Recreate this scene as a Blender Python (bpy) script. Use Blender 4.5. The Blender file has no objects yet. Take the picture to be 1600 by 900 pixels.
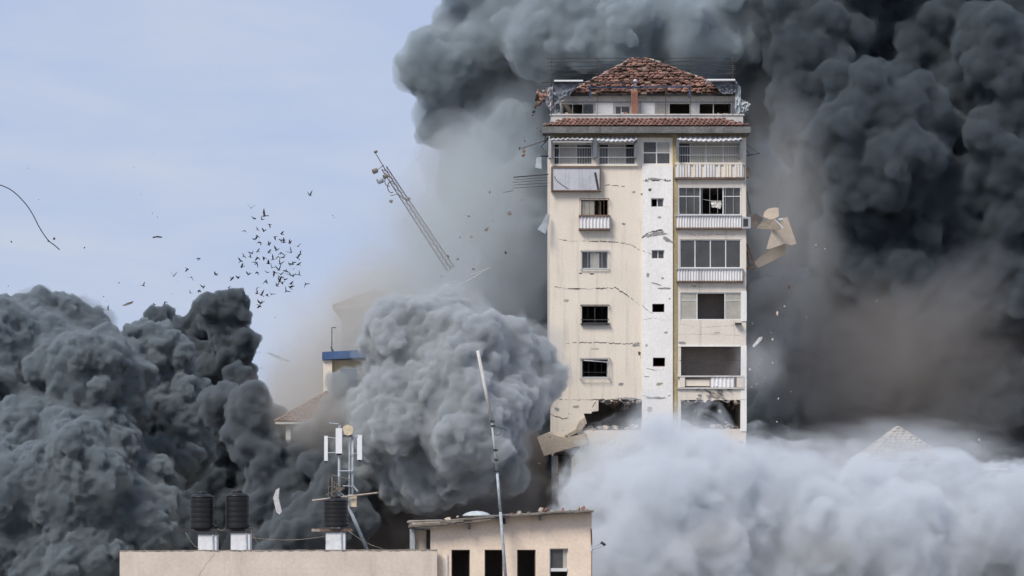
import bpy, bmesh, math, random
import numpy as np
from mathutils import Vector, Matrix, Euler

sc = bpy.context.scene
COL = sc.collection
rad = math.radians

# ------------------------------------------------------------------ camera
F = 4125.0      # focal length in photo pixels (1600 wide)
CZ = 20.0       # eye height: a roof about six storeys up
HY = 850.0      # photo row of the horizon
cam = bpy.data.cameras.new('camera')
cam_o = bpy.data.objects.new('camera', cam)
COL.objects.link(cam_o)
cam.sensor_width = 36.0
cam.lens = 36.0 * F / 1600.0
cam.shift_y = (HY - 450.0) / 1600.0
cam.clip_start = 1.0
cam.clip_end = 30000.0
cam_o.location = (0, 0, CZ)
cam_o.rotation_euler = (math.pi / 2, 0, 0)
sc.camera = cam_o

# ------------------------------------------------------------------ sky
SUN_EL, SUN_AZ = 48.0, 222.0        # azimuth clockwise from +Y (view direction): behind the camera, to the left
w = bpy.data.worlds.new('World')
sc.world = w
w.use_nodes = True
nt = w.node_tree
bg = nt.nodes['Background']
sky = nt.nodes.new('ShaderNodeTexSky')
sky.sky_type = 'NISHITA'
sky.sun_disc = False
sky.sun_elevation = rad(SUN_EL)
sky.sun_rotation = rad(SUN_AZ)
sky.dust_density = 2.0
bg.inputs[1].default_value = 0.1
tc = nt.nodes.new('ShaderNodeTexCoord')
mp = nt.nodes.new('ShaderNodeMapping')
mp.inputs['Scale'].default_value = (7.0, 7.0, 26.0)
nz = nt.nodes.new('ShaderNodeTexNoise')
nz.inputs['Scale'].default_value = 1.6
nz.inputs['Detail'].default_value = 7.0
nz.inputs['Roughness'].default_value = 0.55
nz.inputs['Distortion'].default_value = 0.4
nt.links.new(tc.outputs['Generated'], mp.inputs[0])
nt.links.new(mp.outputs[0], nz.inputs['Vector'])
rp = nt.nodes.new('ShaderNodeValToRGB')          # thin cloud veil: patchy between the two tones
rp.color_ramp.elements[0].position = 0.36
rp.color_ramp.elements[0].color = (3.85, 4.5, 6.2, 1)
rp.color_ramp.elements[1].position = 0.78
rp.color_ramp.elements[1].color = (4.7, 5.1, 6.15, 1)
nt.links.new(nz.outputs['Fac'], rp.inputs[0])
mixs = nt.nodes.new('ShaderNodeMixRGB')
mixs.inputs[0].default_value = 0.86
nt.links.new(sky.outputs[0], mixs.inputs[1])
nt.links.new(rp.outputs[0], mixs.inputs[2])
nt.links.new(mixs.outputs[0], bg.inputs[0])

# ------------------------------------------------------------------ sun (veiled by thin cloud)
sun = bpy.data.lights.new('sun', 'SUN')
sun.energy = 2.6
sun.angle = rad(22)
sun.color = (1.0, 0.93, 0.84)
sun_o = bpy.data.objects.new('sun', sun)
COL.objects.link(sun_o)
az = rad(SUN_AZ)
sd = Vector((math.sin(az) * math.cos(rad(SUN_EL)), math.cos(az) * math.cos(rad(SUN_EL)), math.sin(rad(SUN_EL))))
sun_o.rotation_euler = sd.to_track_quat('Z', 'Y').to_euler()
sun_o.location = (-60, -60, 120)

# ------------------------------------------------------------------ view and render settings
vs = sc.view_settings
vs.view_transform = 'Standard'
vs.look = 'None'
vs.exposure = 0.35
vs.gamma = 1.0
cy = sc.cycles
cy.use_denoising = True
cy.use_adaptive_sampling = True
cy.adaptive_threshold = 0.03
cy.volume_bounces = 4
cy.max_bounces = 8
cy.diffuse_bounces = 3
cy.transparent_max_bounces = 32
cy.volume_max_steps = 96


def P(x, y, d):
    """photo pixel (1600x900) at distance d -> world point"""
    return Vector(((x - 800.0) * d / F, d, CZ + (HY - y) * d / F))


def tag(o, label=None, cat=None, group=None, kind=None):
    if label: o['label'] = label
    if cat: o['category'] = cat
    if group: o['group'] = group
    if kind: o['kind'] = kind
    return o


# ------------------------------------------------------------------ materials
def mat(name, col, rough=.85, var=.18, scale=.8, streak=0.0, grain=.25, col2=None, island=0.0, metal=0.0, bump=0.0, alpha=1.0, spec=.3):
    m = bpy.data.materials.new(name); m.use_nodes = True
    n = m.node_tree; N, K = n.nodes.new, n.links.new
    b = n.nodes['Principled BSDF']
    b.inputs['Roughness'].default_value = rough
    b.inputs['Metallic'].default_value = metal
    b.inputs['Specular IOR Level'].default_value = spec
    b.inputs['Alpha'].default_value = alpha
    tcn = N('ShaderNodeTexCoord')
    nz = N('ShaderNodeTexNoise'); nz.inputs['Scale'].default_value = scale; nz.inputs['Detail'].default_value = 6
    nz.inputs['Roughness'].default_value = .6
    K(tcn.outputs['Object'], nz.inputs['Vector'])
    mx = N('ShaderNodeMixRGB'); mx.inputs[1].default_value = (*[c * (1 - var) for c in col], 1)
    c2 = col2 or [min(1, c * (1 + var)) for c in col]
    mx.inputs[2].default_value = (*c2, 1)
    mr = N('ShaderNodeMapRange'); mr.inputs['From Min'].default_value = .3; mr.inputs['From Max'].default_value = .7
    K(nz.outputs['Fac'], mr.inputs['Value']); K(mr.outputs[0], mx.inputs[0])
    out = mx.outputs[0]

    def mul(fac_out, lo, hi, f0, f1):
        nonlocal out
        r = N('ShaderNodeMapRange'); r.inputs['From Min'].default_value = f0; r.inputs['From Max'].default_value = f1
        r.inputs['To Min'].default_value = lo; r.inputs['To Max'].default_value = hi
        K(fac_out, r.inputs['Value'])
        q = N('ShaderNodeVectorMath'); q.operation = 'SCALE'
        K(out, q.inputs[0]); K(r.outputs[0], q.inputs['Scale']); out = q.outputs[0]
    if streak:
        mp_ = N('ShaderNodeMapping'); mp_.inputs['Scale'].default_value = (2.2, 2.2, .18)
        K(tcn.outputs['Object'], mp_.inputs[0])
        ns = N('ShaderNodeTexNoise'); ns.inputs['Scale'].default_value = 1.0; ns.inputs['Detail'].default_value = 5; ns.inputs['Roughness'].default_value = .65
        K(mp_.outputs[0], ns.inputs['Vector'])
        mul(ns.outputs['Fac'], 1 - streak, 1.0, .33, .47)
    if grain:
        ng = N('ShaderNodeTexNoise'); ng.inputs['Scale'].default_value = 9.0; ng.inputs['Detail'].default_value = 4
        K(tcn.outputs['Object'], ng.inputs['Vector'])
        mul(ng.outputs['Fac'], 1 - grain, 1 + grain, .25, .75)
        if bump:
            bp = N('ShaderNodeBump'); bp.inputs['Strength'].default_value = bump; bp.inputs['Distance'].default_value = .03
            K(ng.outputs['Fac'], bp.inputs['Height']); K(bp.outputs[0], b.inputs['Normal'])
    if island:
        ge = N('ShaderNodeNewGeometry')
        mul(ge.outputs['Random Per Island'], 1 - island, 1 + island, 0, 1)
    K(out, b.inputs['Base Color'])
    return m


M = dict(
    cream=mat('cream_plaster', (.76, .685, .58), streak=.16, var=.06, scale=.35, grain=.05, bump=.2),
    white=mat('white_plaster', (.83, .81, .78), streak=.08, var=.06, scale=.5, grain=.08, bump=.3),
    band=mat('pale_band_plaster', (.72, .655, .57), streak=.2, var=.08, scale=.6, grain=.07, bump=.3),
    ochre=mat('ochre_plaster', (.40, .32, .17), streak=.15, var=.2, grain=.2),
    eave=mat('dark_ochre_plaster', (.27, .21, .13), var=.2, grain=.2),  # dark ochre of the band along the wall top
    pent=mat('grey_white_plaster', (.58, .57, .55), streak=.25, var=.1, grain=.12),
    fascia=mat('weathered_concrete', (.165, .165, .16), streak=.4, var=.25, grain=.3),
    tile=mat('terracotta_tile', (.20, .11, .085), var=.4, scale=.7, island=.5, grain=.25),
    tile2=mat('red_terracotta_tile', (.225, .13, .105), var=.3, scale=.6, island=.3, grain=.2),
    mortar=mat('roof_mortar', (.24, .17, .13), var=.3),
    ridge=mat('pale_ridge_mortar', (.42, .36, .30), var=.25, grain=.3),
    brick=mat('red_brick', (.34, .15, .10), var=.2, island=.35),
    joint=mat('brick_mortar', (.42, .36, .31), var=.15),
    frame=mat('white_aluminium', (.68, .69, .69), rough=.5, var=.06, grain=.06),
    gframe=mat('grey_aluminium', (.40, .42, .44), rough=.5, var=.1, grain=.1),
    glass=mat('dusty_glass', (.10, .10, .10), rough=.22, var=.3, scale=1.2, grain=.15, alpha=.62, spec=.6),
    frost=mat('dusty_pale_glass', (.40, .38, .33), rough=.4, var=.15, scale=1.2, grain=.1, spec=.5),
    sheet=mat('white_corrugated_sheet', (.72, .71, .71), rough=.6, streak=.25, var=.08, grain=.06),
    awn=mat('grey_white_fibre_sheet', (.55, .56, .58), rough=.8, streak=.25, var=.15),
    ply=mat('grey_board', (.50, .51, .55), streak=.18, var=.1, grain=.08),
    rust=mat('rusty_iron', (.10, .06, .045), rough=.8, var=.4),
    brown=mat('brown_painted_iron', (.16, .11, .085), rough=.7, var=.3),
    iron=mat('dark_iron', (.045, .047, .052), rough=.6, var=.3),
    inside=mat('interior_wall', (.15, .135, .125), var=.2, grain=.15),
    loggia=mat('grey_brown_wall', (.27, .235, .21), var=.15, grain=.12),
    slab=mat('bare_concrete', (.30, .28, .26), var=.2, grain=.2),
    crack=mat('crack_gap', (.10, .085, .075), var=.3),
    spall=mat('spalled_concrete', (.30, .29, .28), var=.3, scale=4, grain=.35),
    tarp=mat('grey_blue_tarpaulin', (.16, .18, .21), rough=.6, var=.25),
    canvas=mat('pale_canvas', (.42, .46, .48), rough=.8, var=.2),
    cloth=mat('white_cloth', (.70, .67, .64), var=.1),
    curtain=mat('dark_curtain', (.035, .035, .04), var=.2),
    blue=mat('blue_painted_sheet', (.045, .10, .24), rough=.5, var=.2, grain=.15),
    navy=mat('blue_steel', (.05, .07, .12), rough=.5, var=.2),
    beige=mat('beige_panel_plaster', (.60, .50, .39), var=.1, grain=.12, bump=.3),
    chunk=mat('broken_concrete', (.42, .36, .29), var=.25, grain=.3, bump=.4),
    fore=mat('peach_plaster', (.81, .67, .54), streak=.06, var=.08, scale=.7, grain=.08, bump=.25),
    para=mat('grey_cream_plaster', (.66, .575, .49), streak=.12, var=.10, scale=.9, grain=.07, bump=.3),
    stain=mat('grimy_coping', (.26, .23, .20), var=.35, scale=3, grain=.3),
    tank=mat('black_plastic', (.012, .012, .013), rough=.45, var=.2, spec=.35),
    block=mat('whitewashed_block', (.70, .71, .73), var=.08, streak=.2, grain=.1),
    steel=mat('galvanised_steel', (.36, .40, .44), rough=.5, var=.15, metal=.0),
    pale=mat('white_fibreglass', (.78, .80, .82), rough=.5, var=.04, grain=.04),
    dish=mat('tan_radome', (.62, .53, .38), rough=.6, var=.06),
    wood=mat('grey_timber', (.20, .175, .145), var=.3, streak=.3, scale=2),
    bird=mat('dark_feathers', (.05, .05, .06), var=.2),
    dirt=mat('city_dust_ground', (.16, .145, .125), var=.25, scale=.02),
    asph=mat('asphalt', (.05, .05, .05), var=.2),
)


# ------------------------------------------------------------------ mesh helpers
class MB:
    def __init__(s):
        s.v, s.f = [], []

    def box(s, x0, x1, y0, y1, z0, z1, jit=0.0, R=random):
        i = len(s.v)
        for z in (z0, z1):
            for y in (y0, y1):
                for x in (x0, x1):
                    s.v.append((x + R.uniform(-jit, jit), y + R.uniform(-jit, jit), z + R.uniform(-jit, jit)))
        for q in ((0, 2, 3, 1), (4, 5, 7, 6), (0, 1, 5, 4), (2, 6, 7, 3), (0, 4, 6, 2), (1, 3, 7, 5)):
            s.f.append(tuple(i + k for k in q))

    def bar(s, a, b, r=.02, n=6, r2=None):
        a, b = Vector(a), Vector(b)
        d = (b - a).normalized()
        u = d.orthogonal().normalized(); w_ = d.cross(u)
        i = len(s.v); r2 = r if r2 is None else r2
        for p, rr in ((a, r), (b, r2)):
            for k in range(n):
                t = 2 * math.pi * k / n + .4
                s.v.append(tuple(p + (u * math.cos(t) + w_ * math.sin(t)) * rr))
        for k in range(n):
            s.f.append((i + k, i + (k + 1) % n, i + n + (k + 1) % n, i + n + k))
        s.f.append(tuple(i + k for k in reversed(range(n)))); s.f.append(tuple(i + n + k for k in range(n)))

    def path(s, pts, r=.02, n=6):
        pts = [Vector(p) for p in pts]
        i = len(s.v)
        for j, p in enumerate(pts):
            d = (pts[min(j + 1, len(pts) - 1)] - pts[max(j - 1, 0)]).normalized()
            u = d.cross(Vector((0, 1, 0.01))).normalized(); w_ = d.cross(u)
            for k in range(n):
                t = 2 * math.pi * k / n
                s.v.append(tuple(p + (u * math.cos(t) + w_ * math.sin(t)) * r))
        for j in range(len(pts) - 1):
            for k in range(n):
                a = i + j * n
                s.f.append((a + k, a + (k + 1) % n, a + n + (k + 1) % n, a + n + k))
        s.f.append(tuple(i + k for k in reversed(range(n))))
        e = i + (len(pts) - 1) * n
        s.f.append(tuple(e + k for k in range(n)))

    def prism(s, pts, th, off=None):
        """pts: list of 3-D points (front outline); extruded by vector th"""
        i, n = len(s.v), len(pts)
        th = Vector(th)
        for p in pts: s.v.append(tuple(p))
        for p in pts: s.v.append(tuple(Vector(p) + th))
        s.f.append(tuple(i + k for k in range(n))); s.f.append(tuple(i + n + k for k in reversed(range(n))))
        for k in range(n):
            s.f.append((i + k, i + n + k, i + n + (k + 1) % n, i + (k + 1) % n))

    def lathe(s, c, prof, n=24):
        """prof: (radius, z) from bottom to top about the vertical axis through c"""
        i = len(s.v)
        for r, z in prof:
            for k in range(n):
                t = 2 * math.pi * k / n
                s.v.append((c[0] + r * math.cos(t), c[1] + r * math.sin(t), c[2] + z))
        for j in range(len(prof) - 1):
            for k in range(n):
                a = i + j * n
                s.f.append((a + k, a + (k + 1) % n, a + n + (k + 1) % n, a + n + k))
        s.f.append(tuple(i + k for k in reversed(range(n))))
        e = i + (len(prof) - 1) * n
        s.f.append(tuple(e + k for k in range(n)))

    def sheet(s, c00, c10, c11, c01, nu=10, nv=6, amp=.05, seed=0, th=.02):
        """crumpled double-sided sheet between four corners"""
        R = random.Random(seed)
        i = len(s.v)
        C = [Vector(c) for c in (c00, c10, c11, c01)]
        nrm = (C[1] - C[0]).cross(C[3] - C[0]).normalized()
        top, bot = [], []
        for a in range(nv + 1):
            for b in range(nu + 1):
                u, v = b / nu, a / nv
                p = C[0] * (1 - u) * (1 - v) + C[1] * u * (1 - v) + C[2] * u * v + C[3] * (1 - u) * v
                e = nrm * R.uniform(-amp, amp) + Vector((R.uniform(-amp, amp), 0, R.uniform(-amp, amp))) * .4
                top.append(tuple(p + e)); bot.append(tuple(p + e + nrm * th))
        s.v += top + bot
        nn = (nu + 1) * (nv + 1)
        for a in range(nv):
            for b in range(nu):
                q = i + a * (nu + 1) + b
                s.f.append((q, q + 1, q + nu + 2, q + nu + 1))
                s.f.append((q + nn, q + nn + nu + 1, q + nn + nu + 2, q + nn + 1))

    def build(s, name, m, parent=None, smooth=False, loc=None):
        me = bpy.data.meshes.new(name)
        me.from_pydata(s.v, [], s.f)
        bm = bmesh.new(); bm.from_mesh(me); bmesh.ops.recalc_face_normals(bm, faces=bm.faces); bm.to_mesh(me); bm.free()
        me.materials.append(M[m] if isinstance(m, str) else m)
        if smooth:
            for p in me.polygons: p.use_smooth = True
        o = bpy.data.objects.new(name, me)
        COL.objects.link(o)
        if loc is not None: o.location = loc
        if parent: o.parent = parent
        return o


def empty(name, loc):
    o = bpy.data.objects.new(name, None)
    o.empty_display_size = .5
    COL.objects.link(o); o.location = loc
    return o


def grid_wall(mb, x0, x1, z0, z1, y0, y1, holes):
    """upright wall x0..x1, z0..z1, front y0, back y1, with rectangular openings (x0,x1,z0,z1)"""
    xs = sorted({x0, x1, *[h[0] for h in holes], *[h[1] for h in holes]})
    zs = sorted({z0, z1, *[h[2] for h in holes], *[h[3] for h in holes]})
    xs = [x for x in xs if x0 <= x <= x1]; zs = [z for z in zs if z0 <= z <= z1]
    nx, nz_ = len(xs) - 1, len(zs) - 1
    solid = [[not any(h[0] <= (xs[i] + xs[i + 1]) / 2 <= h[1] and h[2] <= (zs[j] + zs[j + 1]) / 2 <= h[3] for h in holes)
              for j in range(nz_)] for i in range(nx)]
    idx = {}

    def V(i, j, k):
        if (i, j, k) not in idx:
            idx[(i, j, k)] = len(mb.v); mb.v.append((xs[i], (y0, y1)[k], zs[j]))
        return idx[(i, j, k)]
    ok = lambda i, j: 0 <= i < nx and 0 <= j < nz_ and solid[i][j]
    for i in range(nx):
        for j in range(nz_):
            if not solid[i][j]: continue
            mb.f.append((V(i, j, 0), V(i + 1, j, 0), V(i + 1, j + 1, 0), V(i, j + 1, 0)))
            mb.f.append((V(i, j, 1), V(i, j + 1, 1), V(i + 1, j + 1, 1), V(i + 1, j, 1)))
            if not ok(i - 1, j): mb.f.append((V(i, j, 0), V(i, j + 1, 0), V(i, j + 1, 1), V(i, j, 1)))
            if not ok(i + 1, j): mb.f.append((V(i + 1, j, 0), V(i + 1, j, 1), V(i + 1, j + 1, 1), V(i + 1, j + 1, 0)))
            if not ok(i, j - 1): mb.f.append((V(i, j, 0), V(i, j, 1), V(i + 1, j, 1), V(i + 1, j, 0)))
            if not ok(i, j + 1): mb.f.append((V(i, j + 1, 0), V(i + 1, j + 1, 0), V(i + 1, j + 1, 1), V(i, j + 1, 1)))


def tile_face(mb, A, B, Tp, Tq, tw=.30, tl=.36, seed=0, jit=.02, miss=0.0, segs=3, lift=.03):
    """rows of curved tiles on the sloping quad A (bottom left) B (bottom right) Tq (top right) Tp (top left)"""
    R = random.Random(seed)
    A, B, Tp, Tq = map(Vector, (A, B, Tp, Tq))
    up = ((Tp + Tq) / 2 - (A + B) / 2)
    ex = (B - A).normalized()
    nrm = ex.cross(up).normalized()
    upn = nrm.cross(ex).normalized()
    L = up.dot(upn)
    rows = max(1, int(L / tl))
    for r in range(rows):
        v = r / rows
        a, b = A.lerp(Tp, v), B.lerp(Tq, v)
        n = int((b - a).dot(ex) / tw)
        if n < 1: continue
        sag = R.uniform(-jit, jit)
        for k in range(n):
            if R.random() < miss: continue
            c = a + ex * ((k + .5) * tw + ((b - a).dot(ex) - n * tw) / 2) + upn * (sag + R.uniform(-jit, jit)) + nrm * (lift + R.uniform(0, jit))
            ang = R.uniform(-jit, jit) * 3
            e2 = ex * math.cos(ang) + upn * math.sin(ang); u2 = upn * math.cos(ang) - ex * math.sin(ang)
            tip = nrm * R.uniform(.0, jit * 2)
            i = len(mb.v)
            for end in (0, 1):
                for s_ in range(segs + 1):
                    t = math.pi * s_ / segs
                    mb.v.append(tuple(c + e2 * (-math.cos(t) * tw * .5) + nrm * (math.sin(t) * tw * .24 + (.035 if not end else 0)) + u2 * (end * tl * 1.12) + (tip if not end else Vector())))
            for s_ in range(segs):
                mb.f.append((i + s_, i + s_ + 1, i + segs + 2 + s_, i + segs + 1 + s_))
            mb.f.append(tuple(i + s_ for s_ in reversed(range(segs + 1))))


def copy_tree(o, parent=None):
    c = o.copy(); COL.objects.link(c); c.parent = parent
    for ch in o.children: copy_tree(ch, c)
    return c


# ------------------------------------------------------------------ ground and street
mb = MB(); mb.v = [(-9000, -800, 0), (9000, -800, 0), (9000, 16000, 0), (-9000, 16000, 0)]; mb.f = [(0, 1, 2, 3)]
tag(mb.build('ground', 'dirt'), kind='structure')
mb = MB(); mb.v = [(-300, 118, .004), (300, 118, .004), (300, 130, .004), (-300, 130, .004)]; mb.f = [(0, 1, 2, 3)]
tag(mb.build('road', 'asph'), kind='structure')

# ------------------------------------------------------------------ the tower
TD = 150.0
S = TD / F
TX = 1012.0
tower = empty('apartment_tower', ((TX - 800) * S, TD, 0))
tag(tower, 'tall cream apartment tower with cracked walls and red tiled roof, collapsing', 'building')


def X(x): return (x - TX) * S
def Z(y): return CZ + (HY - y) * S
def Xd(x, dy): return (x - 800) * (TD + dy) / F - (TX - 800) * S     # same pixel, dy metres behind the facade
def Zd(y, dy): return CZ + (HY - y) * (TD + dy) / F


def H(x0, x1, y0, y1): return (X(x0), X(x1), Z(y1), Z(y0))


def pbox(name, m, x0, x1, y0, y1, d0, d1, parent=tower, jit=0.0):
    b = MB(); b.box(X(x0), X(x1), d0, d1, Z(y1), Z(y0), jit)
    return b.build(name, m, parent)


# walls
b = MB()
grid_wall(b, X(860), X(1003), Z(625), Z(207.5), 0, .25,
          [H(865, 925, 224, 257), H(935, 993, 224, 257), H(908, 950, 312, 337), H(909, 950, 393, 420), H(909, 950, 478, 505), H(909, 950, 561, 590)])
b.build('wall', 'cream', tower)
b = MB()
grid_wall(b, X(1003.02), X(1051), Z(1400), Z(259), -.14, .25,
          [H(1017, 1037, 310, 324), H(1018, 1038, 391, 404), H(1019, 1038, 475, 488), H(1020, 1039, 559, 573)])
b.build('wall', 'white', tower)['label'] = 'white plaster stair bay between the cream wall and the balconies'
b = MB()
grid_wall(b, X(1003.02), X(1051), Z(258.9), Z(207.5), 0, .25, [H(1004, 1048, 220, 257)])
b.build('wall', 'cream', tower)
b = MB()
grid_wall(b, X(1058.02), X(1166), Z(1400), Z(207.5), 0, .25,
          [H(1060, 1157, 222, 255), H(1060, 1158, 292, 336), H(1062, 1158, 374, 419), H(1063, 1159, 457, 500), H(1064, 1160, 541, 607), H(1064, 1157, 625, 670)])
b.build('wall', 'band', tower)
pbox('pilaster', 'ochre', 1051.02, 1058, 207.5, 1400, -.05, .25)
# broken lower storey on the left
R = random.Random(5)
pts = [(860, 625.1), (935, 625.1), (935, 642), (925, 643), (924, 646), (912, 646), (914, 652), (916, 661), (910, 668), (904, 671), (897, 679), (885, 683), (874, 681), (866, 678), (860, 675)]
b = MB(); b.prism([(X(x), 0, Z(y)) for x, y in pts], (0, .25, 0)); b.build('broken_wall', 'cream', tower)
b = MB(); b.prism([(X(x), .02, Z(y)) for x, y in [(902, 674), (922, 672), (1003, 672), (1003, 1400), (893, 1400), (893, 716), (906, 700)]], (0, .25, 0)); b.build('broken_wall', 'cream', tower)
b = MB(); b.prism([(X(x), -.3, Z(y)) for x, y in [(839, 683), (856, 676), (872, 682), (884, 684), (894, 682), (914, 678), (917, 694), (885, 702), (850, 713)]], (.1, .42, .05)); b.build('wall_slab', 'beige', tower)['label'] = 'broken wall slab tipping outwards at the lower left corner'
b = MB(); b.prism([(X(x), -.2, Z(y)) for x, y in [(882, 681), (897, 673), (909, 668), (911, 672), (899, 678), (889, 683)]], (0, .2, .04)); b.build('wall_slab', 'chunk', tower)
b = MB(); b.prism([(X(x), -.08, Z(y)) for x, y in [(899, 672), (905, 658), (914, 652), (917, 661), (911, 669), (903, 674)]], (0, .12, 0)); b.build('wall_slab', 'chunk', tower)
pbox('corner_post', 'slab', 862, 872, 712, 1400, .03, .5)
# sides and back, floors, inner walls
for nm, a in (('wall', (X(860) - .02, X(860) + .23, .2501, 11.0, Z(625), Z(208))), ('wall', (X(1166) - .23, X(1166) + .02, .2501, 11.0, 0, Z(208))),
              ('wall', (X(860) + .24, X(1166) - .24, 10.75, 11.0, 0, Z(208)))):
    b = MB(); b.box(*a); b.build(nm, 'band', tower)
for y in (268, 283, 367, 450, 534, 615, 700, 790, 880):
    b = MB(); b.box(X(860) + .26, X(1166) - .26, .27, 10.7, Z(y + 6), Z(y)); b.build('floor_slab', 'slab', tower)
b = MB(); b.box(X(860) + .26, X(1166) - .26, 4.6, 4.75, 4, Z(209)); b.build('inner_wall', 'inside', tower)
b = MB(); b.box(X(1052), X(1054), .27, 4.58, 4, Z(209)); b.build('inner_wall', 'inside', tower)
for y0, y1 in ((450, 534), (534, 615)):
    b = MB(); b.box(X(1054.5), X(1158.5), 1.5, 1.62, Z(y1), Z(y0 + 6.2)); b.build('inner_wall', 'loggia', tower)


# windows
def window(x0, x1, y0, y1, cols, rows=(1,), cells=None, fm='frame', fw=1.6, d=.06, dep=.07, gm='glass', parent=tower):
    """cols / rows: relative sizes; cells: string per row, g = glass, p = pale pane, o = open, c = curtain behind"""
    b = MB()
    b.box(X(x0), X(x1), d, d + dep, Z(y0 + fw), Z(y0)); b.box(X(x0), X(x1), d, d + dep, Z(y1), Z(y1 - fw))
    b.box(X(x0), X(x0 + fw), d, d + dep, Z(y1 - fw), Z(y0 + fw)); b.box(X(x1 - fw), X(x1), d, d + dep, Z(y1 - fw), Z(y0 + fw))
    ct, rt = sum(cols), sum(rows)
    xs = [x0]; ys = [y0]
    for c in cols: xs.append(xs[-1] + (x1 - x0) * c / ct)
    for r in rows: ys.append(ys[-1] + (y1 - y0) * r / rt)
    for x in xs[1:-1]: b.box(X(x - fw / 2), X(x + fw / 2), d + .004, d + dep - .004, Z(y1 - fw), Z(y0 + fw))
    for j, y in enumerate(ys[1:-1]):
        for i in range(len(cols)):
            if cells and cells[j][i] == 'o' and cells[j + 1][i] == 'o': continue
            b.box(X(xs[i] + fw / 2), X(xs[i + 1] - fw / 2), d + .006, d + dep - .006, Z(y + fw * .4), Z(y - fw * .4))
    o = b.build('window', fm, parent)
    for j in range(len(rows)):
        for i in range(len(cols)):
            k = cells[j][i] if cells else 'g'
            if k == 'o': continue
            q = MB(); q.box(X(xs[i] + fw / 2), X(xs[i + 1] - fw / 2), d + .03, d + .04, Z(ys[j + 1] - fw / 2), Z(ys[j] + fw / 2))
            q.build('pane', 'frost' if k == 'p' else 'glass', o)
    return o


window(865, 925, 224, 257, (2, 6, 5.5), cells=['opg'], d=.12)
window(935, 993, 224, 257, (5, 8, 5), cells=['gpo'], d=.12)
window(1004, 1048, 220, 257, (1, 1), (1, 1), cells=['gp', 'gg'], d=.05, fw=1.8)
window(1060, 1157, 222, 255, (18, 24, 26, 26), cells=['gppp'], d=.1)
window(1060, 1158, 292, 336, (34, 36, 28), (1, 2), cells=['gog', 'gog'], d=.05)
window(1062, 1158, 374, 419, (1, 1, 1, 1), cells=['gggg'], d=.05)
window(1063, 1159, 457, 500, (27, 45, 27), (1, 2.6), cells=['pop', 'pop'], d=.05)
window(908, 950, 312, 337, (2.2, 1, 1.2), cells=['poo'], d=.1, fm='brown', fw=1.2)
window(909, 950, 393, 420, (1.2, 1, 1.2), cells=['gpg'], d=.08, fm='gframe')
window(909, 950, 478, 505, (1, 1), cells=['oo'], d=.1, fm='iron', fw=1.2)
window(909, 950, 561, 590, (1,), cells=['o'], d=.08, fm='gframe', fw=1.6)
for x, y, c in ((1017, 310, 'og'), (1018, 391, 'gg')):
    window(x, x + 20, y, y + 14, (1, 1), cells=[c], d=-.02, fw=1.2)
for x, y in ((1019, 475), (1020, 559)):
    window(x, x + 19, y, y + 13.5, (1,), cells=['o'], d=-.02, fw=.7, fm='brown')
# curtains and washing inside
b = MB(); b.sheet((X(926), .5, Z(312)), (X(934), .5, Z(312)), (X(941), .5, Z(338)), (X(932), .5, Z(338)), 6, 6, .04, 2); b.build('curtain', 'curtain', tower)
b = MB(); b.sheet((X(909), .45, Z(312)), (X(930), .45, Z(312)), (X(926), .45, Z(337)), (X(909), .45, Z(337)), 8, 5, .03, 3); b.build('curtain', 'cloth', tower)
b = MB(); b.sheet((X(1111), .35, Z(313)), (X(1128), .35, Z(312.5)), (X(1127), .35, Z(325)), (X(1113), .35, Z(322)), 6, 5, .05, 4); b.build('washing', 'cloth', tower)
b = MB(); b.path([(X(1098), .35, Z(310)), (X(1113), .35, Z(312.6)), (X(1133), .35, Z(313))], .012); b.build('washing_line', 'frame', tower)
b = MB(); b.sheet((X(1036), .4, Z(221)), (X(1047), .4, Z(221)), (X(1047), .4, Z(256)), (X(1040), .4, Z(256)), 6, 6, .04, 8); b.build('curtain', 'cloth', tower)

# window grilles
def grille(x0, x1, y0, y1, nv, rails, out, m, r=.012, rr=.02):
    b = MB()
    for k in range(nv + 1):
        x = X(x0 + (x1 - x0) * k / nv); b.bar((x, -out, Z(y1)), (x, -out, Z(y0)), r, 4)
    for y in rails: b.bar((X(x0), -out, Z(y)), (X(x1), -out, Z(y)), rr, 5)
    for x in (x0, x1):
        for y in (y0, y1): b.bar((X(x), -out, Z(y)), (X(x), .02, Z(y)), rr, 4)
    return b.build('grille', m, tower)


grille(864, 926, 231, 257, 24, (231, 246, 257), .06, 'frame', .007, .03)
grille(934, 994, 231, 257, 24, (231, 246, 257), .06, 'frame', .007, .03)
grille(1059, 1157, 229, 255, 26, (229, 242.5, 255), .05, 'frame', .007, .03)
grille(1060, 1158, 293, 336, 8, (293, 336), .03, 'frame', .007, .02)
grille(906, 951, 311, 337, 6, (311, 337), .22, 'brown', .013, .025)
grille(907.5, 951.5, 392, 421, 4, (392, 421), .1, 'gframe', .012, .03)
grille(907.5, 951.5, 477, 506, 4, (477, 500, 506), .15, 'iron', .006, .03)
grille(906.5, 952, 560, 592, 1, (560, 592), .2, 'gframe', .02, .03)
grille(909, 950, 563, 590, 4, (582,), .19, 'iron', .006, .012)
b = MB(); b.bar((X(912), .0, Z(563)), (X(950), -.05, Z(566)), .03, 5); b.build('loose_slat', 'frame', tower)
pbox('sill', 'iron', 908, 952, 505.5, 508, -.2, -.02)

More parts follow.
